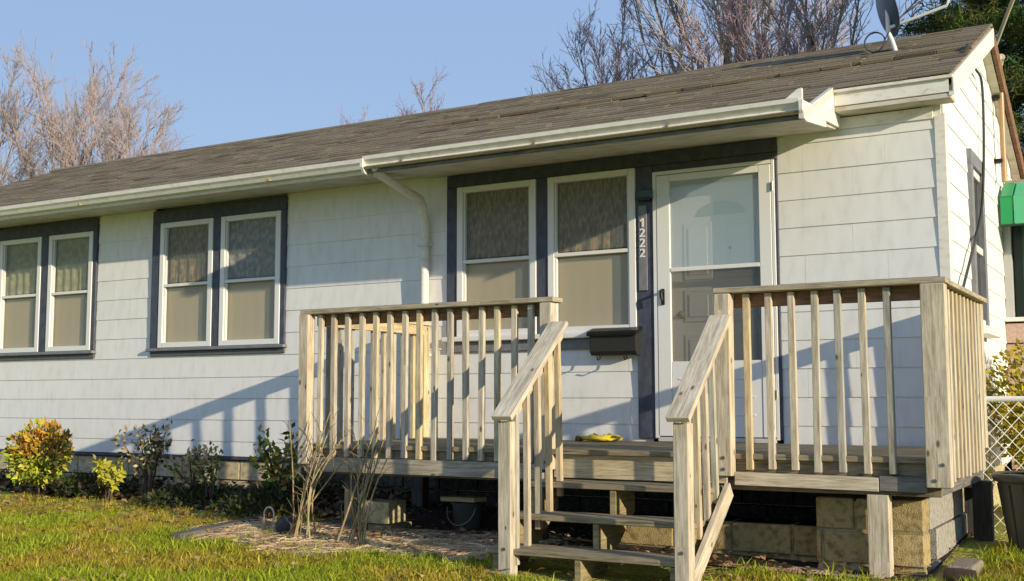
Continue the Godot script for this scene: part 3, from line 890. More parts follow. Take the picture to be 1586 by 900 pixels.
	for x in [-3.66, -3.1, -2.5]:
		var b := MB.new()
		var o := PackedVector2Array([Vector2(1.69, 0.38), Vector2(1.69, 0.53), Vector2(1.98, 0.53), Vector2(1.98, 0.345), Vector2(2.225, 0.345), Vector2(2.225, 0.16), Vector2(2.47, 0.16), Vector2(2.47, -0.05), Vector2(2.27, -0.05)])
		b.prism(o, Vector3(x - 0.019, 0, 0), Vector3(0, 0, 1), Vector3.UP, Vector3(0.038, 0, 0), Color(0.55, 0.52, 0.36))
		obj("stringer", b, M.deck_wood, D)
	# skirt board on the outside of the right hand stringer
	for x in [-2.425]:
		timber("skirt_board", Vector3(x, 0.55, 1.735), Vector3(x, -0.055, 2.54), 0.105, 0.034, Vector3.UP, M.deck_wood, D, grey(1.05))
	for sd in [[-3.575, 0.0], [-2.43, 1.0]]:
		var x: float = sd[0]
		var zb := 2.47
		timber("newel_post", Vector3(x, -0.12, zb), Vector3(x, 0.968, zb), 0.09, 0.09, Vector3(0, 0, 1), M.deck_wood, D, tinted(0.05), 0.006)
		var lo := Vector3(x, 0.985, zb + 0.075)
		var hi := Vector3(x - 0.03, 1.615, DF + 0.075)
		timber("handrail", lo, hi, 0.038, 0.14, Vector3.UP, M.deck_wood, D, grey(1.1), 0.006)
		var dn := Vector3(0, -0.062, -0.012)
		timber("handrail_support", lo + dn + Vector3(0, 0.06, -0.08), hi + dn, 0.085, 0.036, Vector3.UP, M.deck_wood, D, grey(1.0))
		for k in 5:
			var f := (k + 0.75) / 5.6
			var q := lo.lerp(hi, f)
			var foot := 0.03 + 0.52 * f
			var px: float = x + (-0.038 if sd[1] > 0.5 else 0.038)
			timber("stair_picket", Vector3(px, foot, q.z), Vector3(px - 0.02 * f, q.y - 0.03, q.z), 0.038, 0.036, Vector3(0, 0, 1), M.deck_wood, D, board_tint(0.15))

# ------------------------------------------------------------------ masonry and odds and ends under the deck
func build_underneath() -> void:
	var P := thing("block_pier", "mossy concrete block pier under the right end of the deck", "pier")
	var rows := [[-1.96, -1.32, 1.52, 0.49], [-3.4, -1.96, 1.34, 0.31]]
	for r in rows:
		for k in (3 if r[3] > 0.4 else 2):
			var x: float = r[1]
			var first := true
			while x > r[0] + 0.03:
				var w := 0.4
				if first and k % 2 == 1:
					w = 0.2
				first = false
				var x0 := maxf(x - w, r[0])
				slab("concrete_block", Vector3(x0 + 0.005, -0.08 + k * 0.2, r[2] - 0.19), Vector3(x - 0.005, -0.08 + k * 0.2 + 0.19, r[2] + rn(-0.006, 0.006)), M.block, P, Color(0.82, 0.74, 0.62) * rn(0.8, 1.12), 0.012)
				x = x0
		slab("mortar", Vector3(r[0] + 0.012, -0.1, r[2] - 0.18), Vector3(r[1] - 0.012, r[3], r[2] - 0.012), M.block, P, grey(0.62), 0.002)
	for k in 3:      # its right hand face, running back to the house
		for c in 3:
			var z1 := 1.325 - c * 0.4 - (0.2 if k % 2 else 0.0)
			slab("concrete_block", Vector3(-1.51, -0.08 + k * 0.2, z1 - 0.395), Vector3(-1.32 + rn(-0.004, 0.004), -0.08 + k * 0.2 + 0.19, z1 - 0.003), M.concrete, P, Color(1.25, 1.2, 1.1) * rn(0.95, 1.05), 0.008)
	# loose things in the dark below the left half
	var L := thing("concrete_block_stack", "two tan concrete blocks stacked on edge under the left half of the deck", "block", Vector3(-5.3, 0, 1.45))
	slab("concrete_block", Vector3(-0.12, 0.05, -0.28), Vector3(0.1, 0.16, 0.0), M.block, L, grey(0.6), 0.008)  # lower block toned darker: shade of the plants painted in
	slab("concrete_block", Vector3(-0.17, 0.163, -0.2), Vector3(0.1, 0.33, 0.03), M.block, L, Color(1.2, 1.15, 1.05), 0.008)
	var Bk := thing("bucket", "dull grey bucket in the shadow below the deck beside the steps", "bucket", Vector3(-4.78, 0.08, 1.02))
	var b := MB.new()
	b.lathe(Vector3.ZERO, [Vector2(0.001, 0.0), Vector2(0.1, 0.0), Vector2(0.125, 0.22), Vector2(0.132, 0.22), Vector2(0.132, 0.235), Vector2(0.118, 0.235), Vector2(0.1, 0.02)], 20, Color(0.09, 0.088, 0.08))
	obj("pail", b, M.gloss, Bk)
	b = MB.new()
	var hp := []
	for k in 9:
		hp.append(Vector3(cos(PI * k / 8.0) * 0.128, 0.2 - sin(PI * k / 8.0) * 0.13, 0.1 + sin(PI * k / 8.0) * 0.05))
	b.tube(hp, [0.004, 0.004, 0.004, 0.004, 0.004, 0.004, 0.004, 0.004, 0.004], 5, grey(0.6))
	obj("handle", b, M.bright_metal, Bk)
	var o := timber("board_offcut", Vector3(-4.98, 0.335, 1.02), Vector3(-4.62, 0.345, 1.1), 0.035, 0.14, Vector3.UP, M.deck_wood, null, Color(1.3, 1.1, 0.7))
	tag(o, "short yellowish board lying across the grey bucket under the deck", "board")
	var sb := slab("splash_block", Vector3(-1.22, 0.05, 1.12), Vector3(-1.06, 0.15, 1.5), M.concrete, null, Color(0.8, 0.72, 0.62), 0.02)
	tag(sb, "rough concrete block lying on the ground at the right foot of the pier", "block")
	b = MB.new()
	b.tube([Vector3(-1.2, 0.1, 1.58), Vector3(-1.12, 0.1, 1.6), Vector3(-1.04, 0.1, 1.58)], [0.045, 0.05, 0.04], 9, Color(0.35, 0.3, 0.25))
	tag(obj("short_log", b, M.bark), "short grey log lying before the concrete block right of the pier", "log")

# ------------------------------------------------------------------ fixtures
func build_fixtures() -> void:
	var mb := thing("mailbox", "black metal mailbox with a dark lid mounted below the right porch window", "mailbox", Vector3(-3.96, 1.46, 0.02))
	var b := MB.new()
	b.prism(PackedVector2Array([Vector2(0, 0), Vector2(0.09, 0.0), Vector2(0.12, 0.03), Vector2(0.125, 0.16), Vector2(0.0, 0.2)]), Vector3(-0.205, 0, 0), Vector3(0, 0, 1), Vector3.UP, Vector3(0.41, 0, 0), Color.WHITE)
	obj("body", b, M.dark_metal, mb)
	b = MB.new()
	b.prism(PackedVector2Array([Vector2(0, 0.235), Vector2(0, 0.205), Vector2(0.12, 0.165), Vector2(0.145, 0.155), Vector2(0.15, 0.175), Vector2(0.13, 0.195)]), Vector3(-0.22, 0, 0), Vector3(0, 0, 1), Vector3.UP, Vector3(0.44, 0, 0), Color.WHITE)
	obj("lid", b, M.black_metal, mb)
	for x in [-0.12, 0.12]:
		b = MB.new()
		b.tube([Vector3(x, 0.02, 0.09), Vector3(x, -0.03, 0.1), Vector3(x, -0.04, 0.14), Vector3(x, -0.015, 0.16)], [0.006, 0.006, 0.006, 0.006], 6, Color.WHITE)
		obj("hook", b, M.black_metal, mb)
	var lamp := thing("doorbell_lamp", "small dark green box lamp on the navy trim left of the door", "lamp", Vector3(-3.69, 2.765, 0.04))
	b = MB.new()
	b.box(Transform3D(Basis(), Vector3(0, 0, 0.03)), Vector3(0.13, 0.075, 0.06), Color(0.045, 0.09, 0.075), 0.01)
	obj("housing", b, M.gloss, lamp)
	b = MB.new()
	b.box(Transform3D(Basis(), Vector3(0, -0.045, 0.04)), Vector3(0.1, 0.02, 0.08), Color(0.02, 0.025, 0.025), 0.004)
	obj("cover", b, M.gloss, lamp)
	var y := thing("yellow_bundle", "crumpled yellow plastic-wrapped bundle lying on the deck by the wall", "bundle", Vector3(-3.98, FLOOR_Y + 0.002, 0.3))
	b = MB.new()
	var f := noise(1.0, 3, 77)
	var prof := []
	for k in 9:
		var a := PI * k / 8.0
		prof.append(Vector2(sin(a), 0.5 - 0.5 * cos(a)))
	b.lathe(Vector3.ZERO, prof, 28, Color(0.72, 0.56, 0.05))
	for k in b.v.size():
		var p := b.v[k]
		var w := 1.0 + 0.5 * f.get_noise_3d(p.x * 2.0, p.y * 2.0, p.z * 2.0)
		b.v[k] = Vector3(p.x * 0.18 * w, maxf(0.0, p.y * 0.052 * (w + 0.5 * f.get_noise_3d(p.x * 9.0, 3.0, p.z * 9.0))), p.z * 0.08 * w)
	obj("wrapping", b, M.gloss, y)
	b = MB.new()
	b.lathe(Vector3(-0.2, 0.0, 0.01), [Vector2(0.001, 0.0), Vector2(0.035, 0.004), Vector2(0.03, 0.04), Vector2(0.001, 0.05)], 10, Color(0.16, 0.08, 0.03))
	obj("knot", b, M.plain, y)
	# satellite dish on the roof, seen edge-on from below
	var foot := Vector3(-1.925, roof_y(-1.2), -1.2)
	var S := thing("satellite_dish", "satellite dish with the shade of its back painted dark blue, seen edge-on near the roof ridge", "satellite dish", foot)
	b = MB.new()
	b.box(Transform3D(Basis(Vector3.RIGHT, atan(PITCH)), Vector3(0, 0.018, 0)), Vector3(0.14, 0.016, 0.14), grey(0.6), 0.003)
	obj("base_plate", b, M.bright_metal, S)
	b = MB.new()
	b.tube([Vector3(0, 0.01, 0), Vector3(-0.03, 0.12, 0), Vector3(-0.06, 0.2, 0), Vector3(-0.06, 0.62, 0)], [0.02, 0.02, 0.02, 0.02], 9, Color(0.75, 0.76, 0.72))
	obj("mast", b, M.gloss, S)
	b = MB.new()
	var pr := []
	for k in 10:
		var r := 0.23 * k / 9.0
		pr.append(Vector2(maxf(r, 0.001), r * r * 0.55))
	for k in 10:
		var r := 0.23 * (9 - k) / 9.0
		pr.append(Vector2(maxf(r, 0.001), r * r * 0.55 - 0.008))
	b.lathe(Vector3.ZERO, pr, 32, Color(0.055, 0.075, 0.12))  # dark blue paints in the shade on the back of the dish
	var d := obj("reflector", b, M.gloss, S)
	var face := Vector3(0.85, 0.3, -0.45).normalized()
	var side := face.cross(Vector3.UP).normalized()
	d.transform = Transform3D(Basis(side, face, side.cross(face)), Vector3(-0.09, 0.4, -0.03))
	b = MB.new()
	b.tube([Vector3(-0.06, 0.24, 0), Vector3(0.02, 0.255, 0.01), Vector3(0.42, 0.345, 0.02), Vector3(0.445, 0.42, 0.02)], [0.015, 0.014, 0.014, 0.014], 8, Color(0.72, 0.73, 0.7))
	obj("feed_arm", b, M.gloss, S)
	b = MB.new()
	b.tube([Vector3(0.435, 0.42, 0.02), Vector3(0.38, 0.47, 0.02)], [0.035, 0.03], 12, Color(0.7, 0.7, 0.65))
	obj("feed_horn", b, M.gloss, S)
	b = MB.new()
	var ring := []; var rr := []
	for k in 33:
		ring.append(Vector3(-0.17 + cos(TAU * k / 16.0) * 0.085, 0.13 + sin(TAU * k / 16.0) * 0.085, 0.01 + k * 0.0006)); rr.append(0.006)
	ring.append(Vector3(-0.05, 0.2, 0.02)); rr.append(0.006)
	b.tube(ring, rr, 6, Color(0.05, 0.06, 0.12))
	obj("cable_coil", b, M.plain, S)
	# service cables and conduit on the sunny gable
	var E := thing("service_cables", "black electric cables looped down the sunlit gable wall", "cable")
	b = MB.new()
	var gx := WALL_R + 0.05
	b.tube(sag([Vector3(gx + 0.03, 3.87, -0.8), Vector3(gx + 0.02, 3.7, -0.55), Vector3(gx + 0.02, 3.53, -0.375)], 4), rad(9, 0.011), 6, grey(0.03))
	obj("cable", b, M.plain, E)
	b = MB.new()
	b.tube(sag([Vector3(gx + 0.02, 3.78, -0.79), Vector3(gx, 3.83, -1.4), Vector3(gx, 3.8, -1.73), Vector3(gx, 3.42, -1.74), Vector3(gx, 2.95, -1.6), Vector3(gx, 2.6, -1.36), Vector3(gx, 2.2, -0.76), Vector3(gx, 1.9, -0.29)], 4), rad(29, 0.011), 6, grey(0.05))
	obj("cable", b, M.plain, E)
	var C := thing("service_mast", "copper coloured conduit with weatherhead rising beside the rear gable edge", "conduit")
	b = MB.new()
	b.tube([Vector3(gx + 0.03, 3.1, -2.75), Vector3(gx + 0.03, 4.2, -2.75)], [0.026, 0.026], 10, Color(0.42, 0.27, 0.14))
	obj("pipe", b, M.gloss, C)
	b = MB.new()
	b.tube([Vector3(gx + 0.03, 4.2, -2.75), Vector3(gx + 0.03, 4.25, -2.74), Vector3(gx + 0.06, 4.27, -2.69)], [0.03, 0.04, 0.032], 10, Color(0.4, 0.33, 0.25))
	obj("weatherhead", b, M.gloss, C)
	for yy in [3.3, 3.9]:
		b = MB.new()
		b.box(Transform3D(Basis(), Vector3(gx - 0.015, yy, -2.75)), Vector3(0.07, 0.03, 0.1), Color(0.2, 0.18, 0.16), 0.004)
		obj("strap", b, M.dark_metal, C)
	var wire := MB.new()
	wire.tube(sag([Vector3(gx + 0.02, 4.0, -2.6), Vector3(gx + 0.05, 4.25, -2.62), Vector3(gx + 0.14, 4.6, -2.5), Vector3(0.9, 7.4, 1.0)], 5), rad(16, 0.019), 6, Color(0.5, 0.43, 0.3))
	tag(obj("overhead_wire", wire, M.plain), "pale overhead power wire running up and away from the gable conduit", "wire")

func sag(p: Array, k: int) -> Array:   # a smooth line through the points
	var c := Curve3D.new()
	for j in p.size():
		var a: Vector3 = p[maxi(j - 1, 0)]
		var b: Vector3 = p[mini(j + 1, p.size() - 1)]
		c.add_point(p[j], -(b - a) / 6.0, (b - a) / 6.0)
	var out := []
	for j in p.size() - 1:
		for q in k:
			out.append(c.sample(j, float(q) / k))
	out.append(p[-1])
	return out

func rad(n: int, r: float) -> Array:
	var a := []
	a.resize(n)
	a.fill(r)
	return a

# ------------------------------------------------------------------ right hand side yard
func build_side_yard() -> void:
	var V := thing("side_entry", "pink brick side entry with dark green door glass behind the gable", "porch")
	for k in 9:
		for c in 6:
			var x0 := -1.38 + c * 0.31 - (0.15 if k % 2 else 0.0)
			slab("brick", Vector3(maxf(x0, -1.38), 0.06 + k * 0.195, -3.24), Vector3(x0 + 0.3, 0.06 + k * 0.195 + 0.185, -3.02 + rn(-0.004, 0.004)), M.pink_brick, V, tinted(0.1, 0.04), 0.006)
	slab("wall", Vector3(-1.36, 0.0, -4.1), Vector3(0.45, 3.2, -3.25), M.pink_brick, V, grey(0.8))
	slab("sill", Vector3(-1.38, 1.82, -3.26), Vector3(0.5, 1.86, -2.99), M.vinyl, V)
	slab("door_frame", Vector3(-1.38, 1.86, -3.2), Vector3(-1.31, 2.9, -3.08), M.vinyl, V, grey(0.6))
	slab("door_frame", Vector3(-0.7, 1.86, -3.2), Vector3(-0.62, 2.9, -3.08), M.gloss, V, Color(0.03, 0.07, 0.05))
	slab("pane", Vector3(-1.3, 1.86, -3.19), Vector3(-0.71, 2.9, -3.16), M.gloss, V, Color(0.015, 0.035, 0.025))
	slab("glazing_bar", Vector3(-1.22, 1.86, -3.159), Vector3(-1.19, 2.9, -3.13), M.gloss, V, Color(0.03, 0.075, 0.05))
	var A := thing("metal_awning", "bright green striped metal awning over the side entry", "awning", Vector3(-1.36, 0, -3.0))
	for k in 14:
		var b := MB.new()
		var w := 0.115
		var col := Color(0.02, 0.30, 0.10) if k % 2 == 0 else Color(0.10, 0.47, 0.24)
		var o := PackedVector2Array([Vector2(0, 0), Vector2(0.012, 0.02), Vector2(w - 0.012, 0.02), Vector2(w, 0), Vector2(w, -0.012), Vector2(0, -0.012)])
		var u := Vector3(0, -0.36, 0.62).normalized()
		b.prism(o, Vector3(k * w, 3.13, -0.1), Vector3.RIGHT, Vector3(0, u.z, -u.y), u * 0.34, col)
		b.prism(PackedVector2Array([Vector2(0.004, 0.0), Vector2(w - 0.004, 0.0), Vector2(w - 0.004, -0.26), Vector2(w * 0.5, -0.275), Vector2(0.004, -0.26)]), Vector3(k * w, 2.975, 0.19), Vector3.RIGHT, Vector3.UP, Vector3(0, 0, 0.006 + 0.006 * (k % 2)), col)
		obj("slat", b, M.gloss, A)
	var b2 := MB.new()
	b2.tube([Vector3(0.0, 2.7, 0.2), Vector3(1.6, 2.7, 0.2)], [0.012, 0.012], 8, Color(0.02, 0.05, 0.03))
	obj("front_bar", b2, M.gloss, A)
	# chain-link fence
	var F := thing("chain_link_fence", "low galvanised chain-link fence between the house corner and the side yard", "fence")
	var zf := -0.35
	b2 = MB.new()
	b2.tube([Vector3(-1.33, 1.1, zf), Vector3(2.4, 1.1, zf)], [0.021, 0.021], 10, Color(0.75, 0.74, 0.7))
	obj("top_rail", b2, M.gloss, F)
	for x in [-1.28, 0.9, 2.35]:
		b2 = MB.new()
		b2.tube([Vector3(x, 0.0, zf - 0.03), Vector3(x, 1.13, zf - 0.03), Vector3(x, 1.15, zf - 0.03)], [0.026, 0.026, 0.012], 10, Color(0.62, 0.61, 0.58))
		obj("post", b2, M.gloss, F)
	b2 = MB.new()
	var px := -1.3
	var k2 := 0
	while px < 2.33:
		var pts := []; var rr := []
		var y := 0.07
		var j := k2
		while y < 1.09:
			pts.append(Vector3(px + (0.052 if j % 2 else 0.0), y, zf + 0.022 + (0.003 if j % 2 else -0.003))); rr.append(0.0036)
			y += 0.056
			j += 1
		b2.tube(pts, rr, 4, Color(0.78, 0.77, 0.74), false)
		px += 0.05
		k2 += 1
	obj("wire_mesh", b2, M.gloss, F, "stuff")
	# bin
	var T := thing("trash_bin", "dark grey tapered plastic bin standing at the chain-link fence", "bin", Vector3(-0.82, gy(-0.8, 0.45), 0.45))
	b2 = MB.new()
	b2.lathe(Vector3.ZERO, [Vector2(0.001, 0.0), Vector2(0.17, 0.0), Vector2(0.175, 0.02), Vector2(0.235, 0.44), Vector2(0.24, 0.455), Vector2(0.22, 0.455), Vector2(0.16, 0.03)], 28, Color(0.085, 0.08, 0.068))
	obj("body", b2, M.gloss, T)
	b2 = MB.new()
	b2.lathe(Vector3.ZERO, [Vector2(0.238, 0.43), Vector2(0.262, 0.44), Vector2(0.268, 0.475), Vector2(0.25, 0.49), Vector2(0.225, 0.48)], 28, Color(0.075, 0.08, 0.07))
	obj("rim", b2, M.gloss, T)
	b2 = MB.new()
	for k in 14:
		var a := TAU * k / 14.0
		b2.tube([Vector3(cos(a) * 0.172, 0.03, sin(a) * 0.172), Vector3(cos(a) * 0.233, 0.42, sin(a) * 0.233)], [0.008, 0.008], 4, Color(0.04, 0.04, 0.038))
	obj("ribs", b2, M.gloss, T)
	leaf_bush("round_bush", "yellow-green rounded bush behind the chain-link fence", "bush", Vector3(-0.72, 0.1, -1.5), 1.5, 0.8, 6500, 0.06, [Color(0.56, 0.42, 0.03), Color(0.42, 0.36, 0.03), Color(0.5, 0.38, 0.03), Color(0.2, 0.2, 0.02)], 8, 0.8)

# ------------------------------------------------------------------ plants
func leaf(b: MB, p: Vector3, dir: Vector3, up: Vector3, l: float, w: float, col: Color) -> void:   # a folded, pointed leaf
	var s := dir.cross(up).normalized()
	var nrm := s.cross(dir).normalized()
	var a := p
	var m := p + dir * l * 0.45 - nrm * l * 0.04
	var e := p + dir * l + nrm * (-0.1 * l)
	var q := m + s * w * 0.5 + nrm * w * 0.16
	var r := m - s * w * 0.5 + nrm * w * 0.16
	var at := b.v.size()
	for v in [a, q, e, m, r]:
		b.v.append(v); b.t.append(Vector2.ZERO); b.c.append(col)
	var n1 := (nrm - s * 0.3).normalized(); var n2 := (nrm + s * 0.3).normalized()
	b.n.append_array(PackedVector3Array([nrm, n1, nrm, nrm, n2]))
	b.i.append_array(PackedInt32Array([at, at + 3, at + 1, at + 1, at + 3, at + 2, at, at + 4, at + 3, at + 4, at + 2, at + 3]))

func rdir() -> Vector3:
	var z := rn(-1, 1)
	var a := rn(0, TAU)
	var r := sqrt(1.0 - z * z)
	return Vector3(r * cos(a), z, r * sin(a))

func leaf_bush(called: String, label: String, cat: String, at: Vector3, h: float, r: float, n: int, size: float, cols: Array, stems: int, solid: float, group := "", tint_fn = null) -> Node3D:
	var T := thing(called, label, cat, at, group)
	var b := MB.new()
	var tips := []
	for k in stems:
		var a := TAU * k / stems + rn(-0.4, 0.4)
		var t := Vector3(cos(a) * r * rn(0.3, 0.85), h * rn(0.55, 0.97), sin(a) * r * rn(0.3, 0.85))
		var m := Vector3(t.x * 0.3 + rn(-0.03, 0.03), t.y * 0.5, t.z * 0.3 + rn(-0.03, 0.03))
		b.tube(sag([Vector3(cos(a) * 0.03, -0.05, sin(a) * 0.03), m, t], 3), [0.011, 0.01, 0.009, 0.008, 0.007, 0.005, 0.003], 5, Color(0.7, 0.6, 0.5) * rn(0.7, 1.1))
		tips.append([m, t])
	obj("stems", b, M.bark, T)
	b = MB.new()
	var lumps := []
	for k in 9:
		lumps.append(rdir())
	for k in n:
		var d := rdir()
		var bulge := 0.0
		for q in lumps:
			bulge = maxf(bulge, pow(maxf(0.0, d.dot(q)), 5.0))
		var rad_ := (0.72 + 0.32 * bulge) * pow(rng.randf(), 0.33 if solid > 0.5 else 0.6)
		var p := Vector3(d.x * r * rad_, h * 0.54 + d.y * h * 0.46 * rad_, d.z * r * rad_)
		if solid < 0.5:
			var st: Array = tips[rng.randi() % tips.size()]
			p = (st[0] as Vector3).lerp(st[1], rn(0.1, 1.08)) + rdir() * rn(0.01, 0.09) * (r / 0.3)
		var c: Color = cols[rng.randi() % cols.size()]
		if tint_fn != null:
			c = tint_fn.call(p, c)
		c = c * rn(0.65, 1.25)
		var out := (d * 0.7 + rdir() * 0.7 + Vector3(0, 0.15, 0)).normalized()
		leaf(b, p, out, rdir(), size * rn(0.7, 1.3), size * rn(0.4, 0.62), c)
	obj("leaves", b, M.leaf, T, "stuff")
	return T

func build_garden() -> void:
	leaf_bush("leafy_bush", "leafy bush turning from green to orange at the left end of the flower bed", "bush", Vector3(-9.98, 0.13, 0.88), 0.76, 0.33, 1500, 0.08, [Color(0.38, 0.44, 0.04), Color(0.24, 0.3, 0.03), Color(0.5, 0.47, 0.07)], 7, 0.8, "", func(p: Vector3, c: Color) -> Color:
		if p.x > 0.19 and p.y > 0.1: return Color(0.05, 0.06, 0.02)  # leaves on the right darkened to paint that side in shade
		if p.y > 0.42 and p.x > -0.09: return Color(0.5, 0.19, 0.03) if rng.randf() < 0.5 else Color(0.46, 0.36, 0.05)
		return c)
	leaf_bush("small_shrub", "small pale yellow-green shrub right of the orange leafy bush", "shrub", Vector3(-8.95, 0.12, 0.9), 0.46, 0.2, 260, 0.075, [Color(0.5, 0.47, 0.06), Color(0.4, 0.38, 0.05)], 5, 0.2)
	leaf_bush("sparse_shrub", "tall sparse dark-leaved shrub before the railing shadow on the wall", "shrub", Vector3(-8.6, 0.12, 0.75), 0.76, 0.34, 280, 0.07, [Color(0.09, 0.11, 0.035), Color(0.07, 0.07, 0.035), Color(0.42, 0.3, 0.16), Color(0.5, 0.4, 0.2)], 9, 0.2)
	leaf_bush("sparse_shrub", "low brownish shrub with pinkish dead leaves in the middle of the flower bed", "shrub", Vector3(-8.05, 0.12, 0.7), 0.56, 0.34, 240, 0.065, [Color(0.5, 0.36, 0.24), Color(0.2, 0.19, 0.07), Color(0.46, 0.42, 0.14)], 7, 0.2)
	leaf_bush("sparse_shrub", "thin sapling with a bare pale stem and a tuft of dark leaves", "shrub", Vector3(-7.6, 0.1, 0.95), 0.7, 0.14, 130, 0.06, [Color(0.12, 0.13, 0.045), Color(0.4, 0.36, 0.12)], 3, 0.2)
	leaf_bush("green_shrub", "green and yellow leaved shrub at the left end of the deck", "shrub", Vector3(-6.7, 0.1, 1.0), 0.78, 0.32, 240, 0.085, [Color(0.24, 0.3, 0.04), Color(0.1, 0.14, 0.03), Color(0.45, 0.38, 0.06), Color(0.4, 0.22, 0.07)], 7, 0.2)
	for k in 4:
		leaf_bush("ivy_clump", ["dark green ivy clump against the foundation left of the deck corner", "dark ivy clump in front of the green and yellow shrub", "dark ivy clump below the brownish shrub", "dark leafy clump right beside the orange leafy bush"][k], "ivy", [Vector3(-6.95, 0.1, 0.45), Vector3(-6.7, 0.1, 1.2), Vector3(-7.9, 0.1, 0.75), Vector3(-9.45, 0.12, 0.7)][k], [0.27, 0.24, 0.2, 0.24][k], [0.6, 0.42, 0.6, 0.42][k], [1300, 700, 900, 700][k], 0.06, [Color(0.035, 0.055, 0.018), Color(0.05, 0.07, 0.02), Color(0.07, 0.05, 0.03)], 5, 0.8, "ivy clumps in the flower bed")
	# bare multi-stemmed shrubs before the deck
	var specs := [[Vector3(-5.72, 0.05, 1.86), 9, "bare grey-stemmed shrub fanning out before the front left deck post"], [Vector3(-5.12, 0.03, 1.98), 9, "bare tan-stemmed shrub before the left deck railing, nearer the steps"]]
	for q in specs:
		var T := thing("bare_shrub", q[2], "shrub", q[0], "bare shrubs before the deck")
		var tw := MB.new()
		for k in q[1]:
			var b := MB.new()
			var a := rn(-2.4, -0.2) if q[0].x < -5.5 else rn(-2.6, 0.6)
			var reach := rn(0.1, 0.42)
			var top := Vector3(cos(a) * reach * (1.5 if q[0].x < -5.5 else 0.8), rn(0.6, 1.0), sin(a) * 0.12)
			var mid := Vector3(top.x * 0.35 + rn(-0.03, 0.03), top.y * 0.5, rn(-0.04, 0.04))
			var pts := sag([Vector3(rn(-0.2, 0.16), -0.06, rn(-0.1, 0.08)), mid, top], 4)
			b.tube(pts, [0.0078, 0.0075, 0.007, 0.0066, 0.006, 0.0055, 0.0045, 0.0036, 0.0022], 6, Color(1.15, 1.0, 0.72) * rn(0.75, 1.2))
			obj("stem", b, M.rail_wood, T)
			for j in 6:
				var p: Vector3 = pts[2 + j]
				var e := p + Vector3(rn(-0.13, 0.13), rn(0.06, 0.2), rn(-0.08, 0.08))
				tw.tube([p, (p + e) * 0.5 + Vector3(0, 0.02, 0), e], [0.004, 0.003, 0.0015], 3, Color(0.6, 0.5, 0.36), false)
		obj("twigs", tw, M.rail_wood, T, "stuff")
	# timber edging, hoop, stone
	var o := timber("landscape_timber", Vector3(-6.62, 0.13, 0.98), Vector3(-6.6, 0.065, 2.28), 0.07, 0.11, Vector3.UP, M.grey_wood, null, grey(0.75), 0.012)
	tag(o, "dark grey landscape timber edging the bed at right angles to the house", "timber")
	var b := MB.new()
	var hp := []
	for k in 13:
		var a := PI * k / 12.0
		hp.append(Vector3(-6.28 - cos(a) * 0.05, 0.2 + sin(a) * 0.055, 1.6))
	hp.push_front(Vector3(-6.33, 0.02, 1.6)); hp.append(Vector3(-6.232, 0.02, 1.6))
	b.tube(hp, rad(15, 0.0065), 6, Color(0.66, 0.55, 0.4))
	tag(obj("wire_hoop", b, M.plain), "small pale wire hoop stuck upright in the bare soil", "hoop")
	b = MB.new()
	var prof := []
	for k in 10:
		var a := PI * k / 9.0
		prof.append(Vector2(maxf(0.001, sin(a) * 0.1), 0.075 - cos(a) * 0.075))
	b.lathe(Vector3.ZERO, prof, 18, Color(0.05, 0.047, 0.043))
	var f := noise(6.0, 2, 5)
	for k in b.v.size():
		b.v[k] *= 1.0 + 0.22 * f.get_noise_3dv(b.v[k] * 2.0)
	o = obj("dark_stone", b, M.plain)
	o.position = Vector3(-5.98, 0.06, 1.72)
	tag(o, "dark rounded stone in the bed left of the bare grey-stemmed shrub", "stone")

